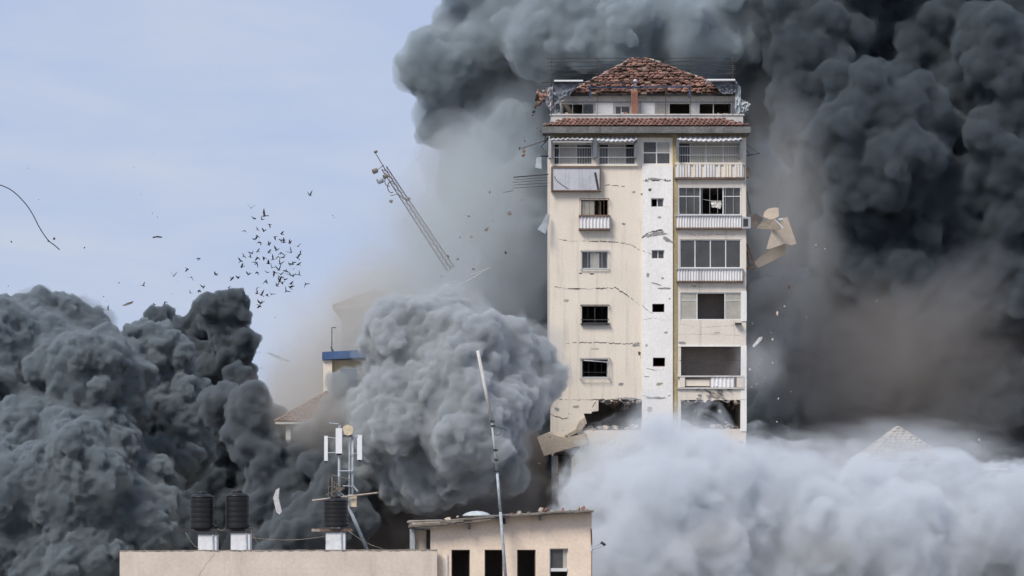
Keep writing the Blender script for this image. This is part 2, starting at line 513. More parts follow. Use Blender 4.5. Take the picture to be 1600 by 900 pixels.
# corrugated sheets
def corrugated(name, m, x0, x1, top, bot, n, amp=.025, parent=tower, sag=0.0, th=.012, R=random.Random(1), jag=0.0):
    """top / bot: (z, y) of the upper and lower edge"""
    b = MB(); N_ = n * 4; rows = 3
    for layer in (0, 1):
        for r in range(rows + 1):
            v = r / rows
            for k in range(N_ + 1):
                u = k / N_
                off = amp * math.sin(2 * math.pi * n * u) + layer * th
                z = top[0] + (bot[0] - top[0]) * v + sag * math.sin(math.pi * u) * v + (R.uniform(-jag, jag) if r == rows else 0)
                y = top[1] + (bot[1] - top[1]) * v
                dz, dy = bot[0] - top[0], bot[1] - top[1]; l = math.hypot(dz, dy)
                b.v.append((x0 + (x1 - x0) * u, y + off * (-dz / l), z + off * dy / l))
    nn = (rows + 1) * (N_ + 1)
    for r in range(rows):
        for k in range(N_):
            q = r * (N_ + 1) + k
            b.f.append((q, q + 1, q + N_ + 2, q + N_ + 1)); b.f.append((q + nn, q + nn + N_ + 1, q + nn + N_ + 2, q + nn + 1))
    return b.build(name, m, parent)


corrugated('awning', 'awn', X(859), X(926), (Z(214.5), -.03), (Z(222), -.75), 9, .035, sag=.05, jag=.02)
corrugated('awning', 'awn', X(930), X(995), (Z(214), -.03), (Z(222), -.75), 9, .035, sag=-.08, jag=.02)
corrugated('awning', 'awn', X(1057), X(1158), (Z(213.5), -.06), (Z(221), -.75), 13, .03, sag=-.1, jag=.02)
b = MB(); b.box(X(863), X(925), -.7, -.66, Z(225.5), Z(223.5)); b.box(X(934), X(990), -.7, -.66, Z(225.5), Z(223)); b.build('awning_beam', 'gframe', tower)
b = MB(); b.box(X(1060), X(1155), -.68, -.64, Z(224), Z(222.5)); b.build('awning_beam', 'gframe', tower)
for x0, x1 in ((926, 932), (990, 995), (1056.5, 1059.5), (1154, 1158)):
    b = MB(); b.prism([(X(x0), -.7, Z(220)), (X(x1), -.7, Z(220)), (X(x1), -.55, Z(246)), (X(x0) + .06, -.5, Z(250)), (X(x0), -.5, Z(246))], (0, .48, 0)); b.build('side_screen', 'tarp', tower)
b = MB(); b.prism([(X(857), -.72, Z(221)), (X(861), -.72, Z(221)), (X(861), -.6, Z(249)), (X(857), -.6, Z(249))], (0, .6, 0)); b.build('side_screen', 'ply', tower)

def balcony(x0, x1, y0, y1, n, m='sheet', rail='gframe', d=-.2):
    o = corrugated('balcony_panel', m, X(x0), X(x1), (Z(y0 + 1.5), d), (Z(y1 - 1), d), n, .04)
    b = MB(); b.box(X(x0 - 1), X(x1 + 1), d - .07, .02, Z(y0 + 1.6), Z(y0 - .5)); b.build('ledge', rail, o)
    b = MB(); b.box(X(x0 - 1), X(x1 + 1), d - .07, .02, Z(y1 + 1.2), Z(y1 - 1.2)); b.build('ledge', 'brown', o)
    return o


balcony(1056.5, 1158, 337, 357.5, 24)
balcony(1057.5, 1160, 420, 440.5, 24)
balcony(905, 952.5, 338, 359, 9, rail='brown', d=-.3)
# top balcony with uprights
o = pbox('balcony_parapet', 'band', 1055.5, 1162, 256, 278, -.16, -.02)
b = MB(); b.box(X(1054), X(1163.5), -.24, .02, Z(258), Z(254.8)); b.build('ledge', 'band', o)
b = MB(); b.box(X(1054), X(1163.5), -.24, .02, Z(280.5), Z(278.01)); b.build('ledge', 'brown', o)
R = random.Random(3)
x = 1057
while x < 1160:
    if R.random() < .78:
        b = MB(); b.box(X(x), X(x + 3.2), -.24, -.161, Z(277.6), Z(258.3)); b.build('baluster', 'sheet' if R.random() < .8 else 'cream', o)
    x += 4.3
o = pbox('ledge', 'cream', 862, 996, 257.2, 260, -.14, -.002)
# boarded recess below the left windows
o = pbox('boarding', 'ply', 863.5, 936.5, 264, 298, -.28, -.003)
for y0, y1, x0, x1 in ((262, 264, 861, 939), (298, 300, 861, 939), (264, 298, 936.5, 939), (264, 298, 861, 863.5)):
    q = MB(); q.box(X(x0), X(x1), -.32, -.003, Z(y1), Z(y0)); q.build('frame', 'brown', o)
for x in (883, 905, 921):
    q = MB(); q.box(X(x), X(x + .7), -.288, -.281, Z(298), Z(264)); q.build('seam', 'gframe', o)
q = MB(); q.prism([(X(928), -.31, Z(271)), (X(931), -.31, Z(270)), (X(936), -.31, Z(297)), (X(933), -.31, Z(297.6))], (0, .02, 0)); q.build('loose_strip', 'iron', o)
q = MB(); q.path([(X(866 + 22 * t), -.3, Z(276 + 20 * t ** .6)) for t in np.linspace(0, 1, 10)], .014); q.build('cable', 'iron', o)

# open loggia: rails, torn balcony
b = MB()
for y, r in ((588, .06), (606.5, .05)): b.box(X(1058), X(1162), -.12, .0, Z(y + 1.2), Z(y - 1))
b.build('loggia_rail', 'pent', tower)
for x0, x1 in ((1062, 1070), (1151, 1162)): pbox('rail_post', 'band', x0, x1, 589.5, 605, -.1, -.002)
pbox('parapet_panel', 'cream', 1071, 1109, 593, 603, .02, .12)
corrugated('parapet_panel', 'sheet', X(1110), X(1147), (Z(589.5), -.05), (Z(605), -.1), 6, .03, jag=.05)
pbox('rail', 'brown', 1109, 1110, 589, 606, -.06, -.01)
pbox('rail', 'iron', 1062, 1161, 563, 563.6, -.02, .0)
pbox('jamb', 'white', 1157.5, 1166.5, 540, 624, -.05, -.002)
pbox('jamb', 'white', 1158, 1166.5, 455, 502, -.05, -.002)
pbox('jamb', 'white', 1157.2, 1166.5, 624.5, 674, -.05, -.002)
pbox('lintel', 'white', 1059, 1157, 539, 541.5, -.03, -.002)
R = random.Random(9)
for k in range(16):
    x, y = R.uniform(1088, 1142), R.uniform(607, 621)
    a = R.uniform(-.6, .2); l = R.uniform(3, 10)
    q = MB(); q.bar((X(x), -.05, Z(y)), (X(x + l * math.cos(a)), -.05 - R.uniform(0, .25), Z(y - l * math.sin(a))), R.uniform(.012, .03), 4); q.build('torn_reinforcement', 'iron' if k % 3 else 'chunk', tower)
for k in range(9):
    x, y = R.uniform(1090, 1140), R.uniform(608, 623)
    n = 6; q = MB(); q.prism([(X(x) + R.uniform(.06, .22) * math.cos(2 * math.pi * i / n), -.03 - .01 * k, Z(y) + R.uniform(.03, .11) * math.sin(2 * math.pi * i / n)) for i in range(n)], (0, .03, 0)); q.build('rubble', 'spall', tower)

# wall-mounted things that belong to the tower
o = pbox('air_conditioner', 'gframe', 1158.5, 1172, 340, 358, -.35, .25)
q = MB(); q.box(X(1160.5), X(1168), -.365, -.351, Z(355), Z(343)); q.build('grill', 'iron', o)
pbox('bracket', 'iron', 1148, 1158, 505, 507, -.35, -.002)
b = MB(); b.bar((X(1166), .3, Z(242)), (X(1188), .1, Z(239)), .03, 5); b.bar((X(1166), .3, Z(224)), (X(1186), .1, Z(239)), .012, 4); b.bar((X(1166), .3, Z(232)), (X(1172), .2, Z(241)), .02, 4); b.build('bracket', 'iron', tower)
b = MB(); b.bar((X(1166), .4, Z(290)), (X(1173), .2, Z(334)), .03, 5); b.bar((X(1167), .2, Z(380)), (X(1179), .1, Z(414)), .05, 5); b.bar((X(1166), .2, Z(419)), (X(1180), .1, Z(418)), .05, 5); b.bar((X(1168), .2, Z(392)), (X(1171), .2, Z(418)), .04, 5); b.bar((X(1171), .2, Z(402)), (X(1177), .2, Z(408)), .03, 5); b.build('torn_frame', 'rust', tower)
pbox('shutter_box', 'brown', 1166.6, 1171, 262, 277, .0, .5)

# cracks and spalled plaster
def crack(pts, wmin, wmax, plane, seed, gaps=.25, name='crack'):
    R = random.Random(seed)
    P_ = []
    for (xa, ya), (xb, yb) in zip(pts, pts[1:]):
        n = max(2, int(math.hypot(xb - xa, yb - ya) / 2.2))
        for k in range(n):
            t = k / n; P_.append((xa + (xb - xa) * t + R.uniform(-.5, .5), ya + (yb - ya) * t + R.uniform(-.9, .9)))
    P_.append(pts[-1])
    run = []; made = []

    def flush():
        nonlocal run
        if len(run) > 1:
            b = MB(); i = 0; n = len(run)
            for (x, y, w_) in run:
                b.v.append((X(x), plane, Z(y) + w_)); b.v.append((X(x) + .3 * w_, plane, Z(y) - w_))
            for k in range(n - 1): b.f.append((i + 2 * k, i + 2 * k + 1, i + 2 * k + 3, i + 2 * k + 2))
            made.append(b.build(name, 'crack', tower))
        run = []
    wmin, wmax = wmin * .5, wmax * .62
    w_ = R.uniform(wmin, wmax)
    for x, y in P_:
        w_ = min(wmax, max(wmin, w_ + R.uniform(-1, 1) * (wmax - wmin) * .5))
        run.append((x, y, w_))
        if R.random() < gaps * .6: flush()
    flush()
    return made


L_, W_ = -.004, -.144
crack([(874, 374), (890, 377), (935, 377), (962, 378), (985, 382), (1000, 391)], .01, .045, L_, 1)
crack([(1003.5, 392), (1018, 398)], .01, .03, W_, 2)
crack([(866, 448), (890, 452), (930, 451), (962, 450), (978, 460), (1000, 477)], .012, .06, L_, 3, .2)
crack([(1003.5, 478), (1012, 486), (1020, 490)], .015, .05, W_, 4)
crack([(885, 536), (925, 535), (975, 537), (1001, 536)], .008, .04, L_, 5, .3)
crack([(996, 542), (999, 553), (1002, 560)], .02, .06, L_, 6, 0)
crack([(872, 624), (900, 625), (950, 624), (1001, 624)], .01, .05, L_, 7, .2)
crack([(945, 289), (962, 290), (976, 291)], .008, .035, L_, 8)
crack([(874, 345), (876, 365), (880, 376)], .004, .012, L_, 9)
crack([(1005, 500), (1020, 497), (1040, 502)], .004, .012, W_, 10)
crack([(1010, 576), (1025, 579), (1045, 578)], .006, .03, W_, 11, .4)
crack([(1004, 618), (1030, 624), (1050, 617)], .006, .03, W_, 12, .4)
crack([(1040, 489), (1045, 497)], .01, .03, W_, 13, 0)
crack([(1036, 322), (1049, 326)], .005, .02, W_, 14)
crack([(1006, 590), (1014, 589)], .01, .03, W_, 15, 0)
crack([(861, 647), (868, 651), (880, 654), (888, 653)], .02, .06, L_, 16, 0)
crack([(1060, 506), (1100, 511), (1155, 508)], .004, .01, L_, 17)
crack([(1060, 523), (1100, 522), (1155, 524)], .004, .012, L_, 18)
crack([(1066, 360.5), (1085, 368), (1120, 366), (1150, 368)], .006, .02, L_, 19, .5)
crack([(1004, 283), (1012, 279), (1020, 283), (1033, 281), (1048, 283)], .02, .10, W_, 20, .3)
crack([(1003, 372), (1010, 366), (1022, 362), (1035, 360)], .02, .09, W_, 21, .2)
crack([(870, 545), (871, 590)], .003, .008, L_, 22); crack([(1000, 560), (1001, 610)], .003, .01, L_, 23)


def spall(cx, cy, rx, ry, plane, seed, m='spall', n=14, tilt=0):
    R = random.Random(seed)
    b = MB(); pts = []
    for k in range(n):
        t = 2 * math.pi * k / n; r = R.uniform(.55, 1.1)
        dx, dy = rx * r * math.cos(t), ry * r * math.sin(t)
        pts.append((X(cx + dx), plane, Z(cy + dy + tilt * dx)))
    b.prism(pts, (0, .003, 0))
    return b.build('spalled_patch', m, tower)


spall(1026, 366, 20, 4, W_ - .003, 1, tilt=-.12); spall(1043, 375, 9, 4, W_ - .008, 2, tilt=.5); spall(1012, 369, 7, 3, W_ - .006, 3)
spall(1040, 451, 13, 2.2, W_ - .003, 4); spall(1035, 435, 3, 1.6, W_ - .003, 5); spall(1025, 444, 9, 1.2, W_ - .003, 6, tilt=.3)
spall(1015, 297, 3.5, 3.4, W_ - .003, 7, 'crack'); spall(1002.2, 304, 1.8, 1.8, W_ - .003, 8, 'crack'); spall(1046, 467, 1.5, 1.5, W_ - .003, 9, 'crack')
spall(994, 539, 8, 3, L_ - .003, 10); spall(999, 552, 2.4, 4, L_ - .003, 11, 'crack'); spall(1066, 536, 7, 3, L_ - .003, 12)
spall(980, 622.5, 20, 2.2, L_ - .003, 13); spall(955, 378, 8, 1.4, L_ - .003, 14); spall(925, 428, 4, 1.4, L_ - .003, 15, 'crack'); spall(907, 427, 3.5, 1.5, L_ - .003, 16, 'crack')
spall(1020, 280, 12, 2.0, W_ - .003, 17); spall(1043, 283, 6, 2, W_ - .003, 18); spall(1010, 283, 4, 1.5, W_ - .003, 19, 'crack')
spall(1025, 622, 16, 2, W_ - .003, 20); spall(898, 451, 14, 1.1, L_ - .003, 21, 'crack')

# skirt roof, parapet, penthouse
ez = Zd(207, -.6)
b = MB(); b.box(Xd(847.5, -.6), Xd(1173, -.6), -.62, .6, ez - .02, ez + .33); b.build('eave_slab', 'fascia', tower)
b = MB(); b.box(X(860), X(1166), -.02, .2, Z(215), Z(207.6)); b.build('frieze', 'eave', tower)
A, B_ = (Xd(848, -.6), -.6, ez + .34), (Xd(1172.5, -.6), -.6, ez + .34)
Tp, Tq = (Xd(884, .55), .55, Zd(186, .55)), (Xd(1127, .55), .55, Zd(186, .55))
b = MB(); b.v = [A, B_, Tq, Tp]; b.f = [(0, 1, 2, 3)]
Al, Br = (A[0], 1.2, A[2]), (B_[0], 1.2, B_[2]); b.v += [Al, Br, (Tp[0], 1.2, Tp[2]), (Tq[0], 1.2, Tq[2])]; b.f += [(0, 3, 6, 4), (1, 5, 7, 2)]
sk = b.build('skirt_roof', 'mortar', tower)
b = MB(); tile_face(b, A, B_, Tp, Tq, .26, .27, 3, .012, .01); t = b.build('roof_tiles', 'tile2', sk); t['kind'] = 'stuff'
b = MB(); b.box(Xd(861, .6), Xd(1161, .6), .56, .8, Zd(206, .6), Zd(178.5, .6)); pa = b.build('parapet', 'pent', tower)
b = MB(); b.box(Xd(859, .6), Xd(1163, .6), .5, .86, Zd(180.5, .6), Zd(178.3, .6)); b.build('coping', 'pent', pa)
for sx in (861, 1161):
    b = MB(); x_ = Xd(sx, .6); b.box(x_ - .01, x_ + (.22 if sx < 1000 else -.22), .81, 10.9, Zd(206, .6), Zd(178.5, .6)); b.build('parapet', 'pent', tower)
b = MB(); b.box(X(862), X(1160), .3, 10.7, Z(207), Z(205.5)); b.build('roof_deck', 'slab', tower)
PD = 1.6


def XP(x): return Xd(x, PD)
def ZP(y): return Zd(y, PD)


hp = lambda x0, x1, y0, y1: (XP(x0), XP(x1), ZP(y1), ZP(y0))
b = MB(); grid_wall(b, XP(875), XP(1150), ZP(204), ZP(148), PD, PD + .2, [hp(877, 928, 162, 180), hp(961, 985, 166, 178), hp(1025, 1079, 161, 178.5), hp(1092, 1143, 161, 178.5)])
ph = b.build('penthouse_wall', 'pent', tower)
b = MB(); b.box(XP(875.2), XP(1149.8), PD - .03, PD - .002, ZP(160), ZP(159)); b.build('trim', 'fascia', ph)
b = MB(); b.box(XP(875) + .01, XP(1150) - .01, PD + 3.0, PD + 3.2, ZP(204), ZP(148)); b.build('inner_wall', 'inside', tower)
for xx in (875, 1150):
    b = MB(); x_ = XP(xx); b.box(min(x_, x_ + (.2 if xx < 1000 else -.2)), max(x_, x_ + (.2 if xx < 1000 else -.2)), PD + .21, PD + 8, ZP(204), ZP(148)); b.build('penthouse_wall', 'pent', tower)


def pwin(x0, x1, y0, y1, posts, panes):
    b = MB(); fw = 1.3
    for p in (x0, x1 - fw, *posts): b.box(XP(p), XP(p + fw), PD + .03, PD + .1, ZP(y1), ZP(y0))
    b.box(XP(x0 + fw), XP(x1 - fw), PD + .035, PD + .095, ZP(y0 + 1), ZP(y0))
    o = b.build('window', 'pent', tower)
    for a, c, m in panes:
        q = MB(); q.box(XP(a), XP(c), PD + .06, PD + .07, ZP(y1), ZP(y0 + 1)); q.build('pane', m, o)


pwin(877, 928, 162, 180, (894, 910), [(911.5, 926.7, 'glass')])
pwin(961, 985, 166, 178, (970,), [(962.3, 970, 'glass'), (971.3, 983.7, 'glass')])
pwin(1025, 1079, 161, 178.5, (1045,), [(1026.3, 1045, 'frost')])
pwin(1092, 1143, 161, 178.5, (1114,), [])
for x0, x1 in ((931, 958), (1002, 1023)):
    b = MB(); b.box(XP(x0), XP(x1), PD - .05, PD - .003, ZP(178), ZP(160.5)); b.build('wall_panel', 'white', tower)
# pyramid roof
c0, c1 = 1.15, 9.6
zb = Zd(147, c0); xl, xr = Xd(890, c0), Xd(1152, c0)
apx = (Xd(997, 5.4), 5.4, Zd(93, 5.4))
tl_, tr_ = (apx[0] - .25, 5.4, apx[2]), (apx[0] + .45, 5.4, apx[2])
fl, fr, br_, bl_ = (xl, c0, zb), (xr, c0, zb), (xr, c1, zb), (xl, c1, zb)
b = MB(); b.v = [fl, fr, br_, bl_, tl_, tr_]; b.f = [(0, 1, 5, 4), (1, 2, 5), (2, 3, 4, 5), (3, 0, 4)]
rf = b.build('roof', 'mortar', tower)
b = MB(); tile_face(b, fl, fr, tl_, tr_, .29, .34, 11, .05, .07); tile_face(b, fr, br_, tr_, tr_, .29, .34, 12, .04, .05); tile_face(b, bl_, fl, tl_, tl_, .29, .34, 13, .04, .05)
t = b.build('roof_tiles', 'tile', rf); t['kind'] = 'stuff'
R = random.Random(21)
for (a, c) in ((fl, tl_), (fr, tr_)):
    n = 17
    for k in range(n):
        p = Vector(a).lerp(Vector(c), (k + .3) / n); q_ = Vector(a).lerp(Vector(c), (k + 1.2) / n)
        if R.random() < .12: continue
        o_ = Vector((R.uniform(-.04, .04), 0, .05 + R.uniform(0, .05)))
        b = MB(); b.bar(p + o_ + Vector((0, 0, .04)), q_ + o_, .085, 6, .07); b.build('ridge_tile', 'ridge' if R.random() < .75 else 'tile', rf)
b = MB(); b.box(xl + .05, xr - .05, c0 + .03, c0 + .12, zb - .1, zb - .01); b.build('gutter', 'iron', rf)
b = MB(); b.box(xl + .3, xr - .3, c0 + .13, c1 - .3, zb - .08, zb - .03); b.build('soffit', 'pent', rf)
# chimney
ch = MB(); ch.box(Xd(986.6, .95), Xd(996.4, .95), .95, 1.3, Zd(180, .95), Zd(141.5, .95)); cho = ch.build('chimney', 'joint', tower)
R = random.Random(6)
zz = Zd(180, .95); x0, x1 = Xd(986.4, .95), Xd(996.6, .95); row = 0
while zz < Zd(142.5, .95):
    cuts = [x0, x0 + (x1 - x0) * (.5 if row % 2 else .33), x1] if row % 2 else [x0, x0 + (x1 - x0) * .3, x0 + (x1 - x0) * .7, x1]
    for a, c in zip(cuts, cuts[1:]):
        b = MB(); b.box(a + .008, c - .008, .93 - R.uniform(0, .012), .949, zz + .01, zz + .075); b.build('brick', 'brick', cho)
    zz += .088; row += 1
b = MB(); b.lathe((Xd(992.5, 1.1), 1.1, Zd(141.5, 1.1)), [(.085, 0), (.085, .5), (.11, .5), (.11, .58), (.05, .64)], 12); b.build('flue_pipe', 'pale', cho, True)
# pipe frame over the roof with slack wires
fr_o = MB(); fr_o.box(Xd(846, .4), Xd(1000, .4), .38, .44, Zd(129.8, .4), Zd(128.4, .4)); fro = fr_o.build('roof_frame', 'iron', tower)
fr_o.v = []; 
for x in (861.5, 933, 1040, 1079, 1145):
    b = MB(); b.bar((Xd(x, .5), .5, Zd(180, .5)), (Xd(x, .5), .5, Zd(90, .5)), .018, 5); b.build('post', 'rust', fro)
for k, y in enumerate((91.5, 97, 103.5, 109.5, 116)):
    b = MB(); b.path([(Xd(854 + (k % 2) * 2 + (1148 - 854) * t / 24, .52), .52, Zd(y + .9 * math.sin(t * 1.3 + k) * .4 - 1.0 * t / 24, .52)) for t in range(25)], .016, 4); b.build('wire', 'iron', fro)
for x0, x1, y in ((920, 1005, 136.5), (1000, 1080, 135.5)):
    b = MB(); b.box(Xd(x0, .6), Xd(x1, .6), .58, .64, Zd(y + 1.2, .6), Zd(y - 1.2, .6)); b.build('beam', 'navy', fro)
for x in (921, 1076):
    b = MB(); b.box(Xd(x, .62), Xd(x + 3, .62), .641, .71, Zd(153, .6), Zd(133, .6)); b.build('post', 'navy', fro)
# tarpaulins at both ends of the roof
b = MB(); b.box(Xd(866, .3), Xd(911, .3), .2, 1.4, Zd(127.6, .3), Zd(125.3, .3)); b.build('canopy_board', 'pale', tower)
b = MB(); b.box(Xd(1104.5, .3), Xd(1148.5, .3), .2, 1.4, Zd(126.2, .3), Zd(123.8, .3)); b.build('canopy_board', 'pale', tower)
for nm, m, c, sd_ in (('tarpaulin', 'tarp', ((864, 128), (906, 129), (893, 146), (866, 165)), 1), ('tarpaulin', 'tarp', ((1110, 126), (1152, 126), (1150, 146), (1130, 147)), 2), ('tarpaulin', 'tarp', ((863, 130), (874, 150), (876, 176), (862, 178)), 5),
                      ('tarpaulin', 'canvas', ((1150, 130), (1157, 136), (1158, 176), (1149, 178)), 3), ('tarpaulin', 'canvas', ((1154, 152), (1173, 161), (1166, 174), (1153, 178)), 4), ('tarpaulin', 'ply', ((857, 136), (864, 134), (864, 178), (853, 160)), 6)):
    b = MB(); b.sheet(*[(Xd(x, .45 + .05 * sd_), .45 + .05 * sd_, Zd(y, .5)) for x, y in c], 9, 7, .1, sd_); b.build(nm, m, tower)
# small rubble along the parapet
R = random.Random(31)
for k in range(14):
    x = R.choice([R.uniform(864, 890), R.uniform(970, 985), R.uniform(1120, 1158)])
    b = MB(); s_ = R.uniform(.04, .12); x_ = Xd(x, .6); b.box(x_, x_ + s_ * 1.6, .5, .5 + s_, Zd(178.3, .6) + .002, Zd(178.3, .6) + s_ * .8, .02, R); b.build('rubble', R.choice(['chunk', 'tile', 'pent']), tower)

# rubble and bent bars in the two torn storeys
R = random.Random(61)
for k in range(26):
    right = k % 2
    x = R.uniform(1070, 1150) if right else R.uniform(915, 1000)
    top_ = R.random() < .65
    y = 625.5 if top_ else 671
    a = (X(x), R.uniform(.02, .22), Z(y)); l = R.uniform(4, 16); c_ = (X(x + R.uniform(-7, 7)), -R.uniform(0, .3), Z(y + (l if top_ else -l * .5)))
    mid_ = ((a[0] + c_[0]) / 2 + R.uniform(-.08, .08), -R.uniform(0, .25), (a[2] + c_[2]) / 2)
    b = MB(); b.path([a, mid_, c_], R.uniform(.01, .02), 4); b.build('reinforcement_bar', 'rust', tower)
for k in range(34):
    right = k % 2
    x = R.uniform(1066, 1155) if right else R.uniform(914, 1000)
    w_ = R.uniform(.08, .32); n = 7; top_ = k % 5 == 0
    z0 = Z(626) - .1 if top_ else Z(672) + R.uniform(0, .22)
    pts = [(X(x) + w_ * R.uniform(.6, 1.1) * math.cos(2 * math.pi * i / n), R.uniform(.1, .4), z0 + w_ * .55 * R.uniform(.6, 1.1) * math.sin(2 * math.pi * i / n)) for i in range(n)]
    b = MB(); b.prism(pts, (0, w_, w_ * .2)); b.build('rubble', R.choice(['chunk', 'spall', 'beige', 'slab']), tower)
# ragged broken edge of the plaster over the openings
for k in range(30):
    x = R.uniform(938, 1001) if k % 2 else R.uniform(1066, 1155)
    w_ = R.uniform(.08, .25)
    b = MB(); b.prism([(X(x) - w_, -.012, Z(625.2) + .01), (X(x) + w_, -.012, Z(625.2) + .01), (X(x) + w_ * R.uniform(.2, .8), -.012, Z(625) - R.uniform(.05, .2)), (X(x) - w_ * R.uniform(.2, .8), -.012, Z(625) - R.uniform(.03, .16))], (0, .2, 0)); b.build('broken_edge', R.choice(['spall', 'chunk', 'band']), tower)
# patches of lost plaster
for cx_, cy_, rx_, ry_, pl, sd_ in ((885, 470, 5, 3, L_, 31), (975, 350, 4, 2, L_, 32), (880, 600, 6, 2.5, L_, 33), (970, 600, 5, 3, L_, 34), (930, 545, 7, 1.6, L_, 35), (1030, 340, 3, 2, W_, 36), (1012, 430, 3, 4, W_, 37), (1040, 520, 4, 2, W_, 38), (1010, 540, 2.5, 3, W_, 39), (1120, 520, 6, 2, L_, 40), (1085, 447, 6, 1.5, L_, 41), (1030, 600, 7, 3, W_, 42), (1015, 640, 6, 5, W_, 43), (870, 640, 5, 4, L_, 44), (900, 636, 7, 3, L_, 45), (990, 300, 3, 2, L_, 46)):
    spall(cx_, cy_, rx_, ry_, pl - .003, sd_, R.choice(['spall', 'chunk', 'chunk']), 16)

# ------------------------------------------------------------------ loose pieces flying off the tower
def slab_piece(name, pts, d, th, tx, ty, m, label, cat, group=None):
    """outline in photo pixels at distance d; leaning by tx, ty metres per metre; origin at its centre"""
    cx = sum(p[0] for p in pts) / len(pts); cy_ = sum(p[1] for p in pts) / len(pts)
    c = P(cx, cy_, d); s_ = d / F
    b = MB(); b.prism([((x - cx) * s_, (x - cx) * s_ * tx + (cy_ - y) * s_ * ty, (cy_ - y) * s_) for x, y in pts], (th * .2, th, th * .1))
    return tag(b.build(name, m, None, loc=c), label, cat, group)


Zp = lambda pts: [(1160 + x * .1333, 310 + y * .1333) for x, y in pts]
slab_piece('wall_panel', Zp([(245, 190), (265, 150), (300, 120), (370, 104), (425, 104), (432, 205), (380, 236), (330, 252), (245, 222)]), 150.3, .16, .3, .2, 'beige', 'rounded beige wall piece, topmost of those flying off the right side', 'wall fragment', 'wall pieces flying off the tower')
slab_piece('wall_panel', Zp([(345, 370), (440, 368), (430, 255), (480, 240), (525, 205), (548, 250), (600, 400), (640, 520), (575, 548), (500, 525), (320, 600), (270, 605), (300, 500)]), 150.6, .18, .5, .1, 'beige', 'largest beige wall panel torn off to the right of the tower', 'wall fragment', 'wall pieces flying off the tower')
slab_piece('wall_panel', Zp([(170, 340), (240, 265), (290, 250), (370, 255), (450, 340), (425, 370), (330, 360)]), 150.1, .15, -.6, -.5, 'chunk', 'brown underside of a wall piece beside the air conditioner', 'wall fragment', 'wall pieces flying off the tower')
slab_piece('wall_panel', Zp([(130, 760), (200, 690), (320, 606), (500, 535), (515, 560), (510, 650), (430, 690), (270, 775), (180, 815)]), 151.2, .18, .4, -.3, 'beige', 'lowest long beige wall panel right of the tower', 'wall fragment', 'wall pieces flying off the tower')
slab_piece('wall_panel', Zp([(90, 220), (150, 175), (240, 225), (235, 265), (165, 330), (100, 330)]), 151.5, .15, .4, -.3, 'chunk', 'dusty brown wall piece just right of the air conditioner', 'wall fragment', 'wall pieces flying off the tower')
slab_piece('wall_strip', Zp([(368, 250), (385, 248), (478, 335), (470, 348), (452, 346)]), 149.9, .06, .2, 0, 'pale', 'bright white strip lying over the flying wall panels', 'wall fragment')
slab_piece('wall_strip', Zp([(415, 240), (490, 226), (470, 244), (430, 254)]), 149.9, .06, .2, 0, 'pale', 'short white flake at the top edge of the largest wall panel', 'wall fragment')
slab_piece('wall_strip', [(1175, 541), (1186, 527), (1191.5, 526), (1190, 531), (1178, 543)], 150, .08, .2, 0, 'cloth', 'pale stick flying right of the open loggia', 'wall fragment')
slab_piece('sheet_piece', [(838, 246), (846, 245), (846, 264), (836, 262)], 149.5, .04, .3, .2, 'canvas', 'small pale panel hanging in the air left of the top windows', 'sheet')
slab_piece('sheet_piece', [(854, 334), (859, 334), (857, 350), (852, 366), (840, 359), (846, 350)], 149.5, .05, .5, .2, 'canvas', 'pale crumpled sheet falling beside the left tower edge', 'sheet')
slab_piece('sheet_piece', [(427, 778), (431, 765), (436, 762), (435, 778), (440, 800), (437, 804), (432, 800)], 120, .05, .6, .2, 'cloth', 'long cream scrap falling between the water tanks and the mast', 'sheet')
slab_piece('sheet_piece', [(416, 551), (425, 552), (449, 562), (452, 566), (436, 562)], 160, .04, .4, .3, 'canvas', 'thin grey plank sailing left of the blue roof', 'sheet')
slab_piece('sheet_piece', [(191, 478), (199, 473), (208, 470), (206, 474), (197, 478)], 200, .04, .4, .3, 'wood', 'brown stick floating above the left smoke cloud', 'stick')
slab_piece('sheet_piece', [(238, 370.5), (246, 368.5), (253, 369.5), (252, 371.5), (245, 371), (240, 372.5)], 200, .04, .4, .3, 'iron', 'dark curved strip alone in the middle of the open sky', 'strip')
for (a, c_, d_) in (((718, 447), (767, 417), 162), ((735, 430), (763, 420), 161)):
    b = MB(); pa_, pb_ = P(*a, d_), P(*c_, d_); b.bar((0, 0, 0), pb_ - pa_, .07, 5, .02)
    tag(b.build('flying_pole', 'canvas', None, loc=pa_), 'pale pole streaking through the dust, %s' % ('the longer one' if a[0] == 718 else 'the shorter one'), 'pole')

# torn rack of thin bars sticking out left of the tower
rk = empty('drying_rack', P(828, 285, 151)); tag(rk, 'bent rack of thin dark bars sticking out left of the tower', 'rack')
for k, (a, c_) in enumerate((((802, 277), (857, 272.5)), ((803, 281), (857, 277)), ((800, 285), (857, 281)), ((802, 289), (857, 286)), ((801, 294), (857, 290.5)), ((786, 301), (802, 298)))):
    b = MB(); o_ = P(828, 285, 151); b.bar(P(*a, 150.2 + .2 * k) - o_, P(*c_, 150.2 + .2 * k) - o_, .035 if k in (0,) else .016, 4); b.build('bar', 'iron', rk)
br = empty('torn_bracket', P(855, 225, 150.2)); tag(br, 'torn dark bracket reaching left from under the tower eave', 'bracket')
o_ = P(855, 225, 150.2)
for a, c_, r in (((856, 218), (815, 232), .025), ((857, 215), (845, 230), .04), ((845, 228), (856, 243), .02), ((855, 205), (850, 222), .03), ((857, 244), (845, 243.5), .06)):
    b = MB(); b.bar(P(*a, 150.2) - o_, P(*c_, 150.0) - o_, r, 5); b.build('bar', 'navy' if r > .03 else 'rust', br)

R = random.Random(77)


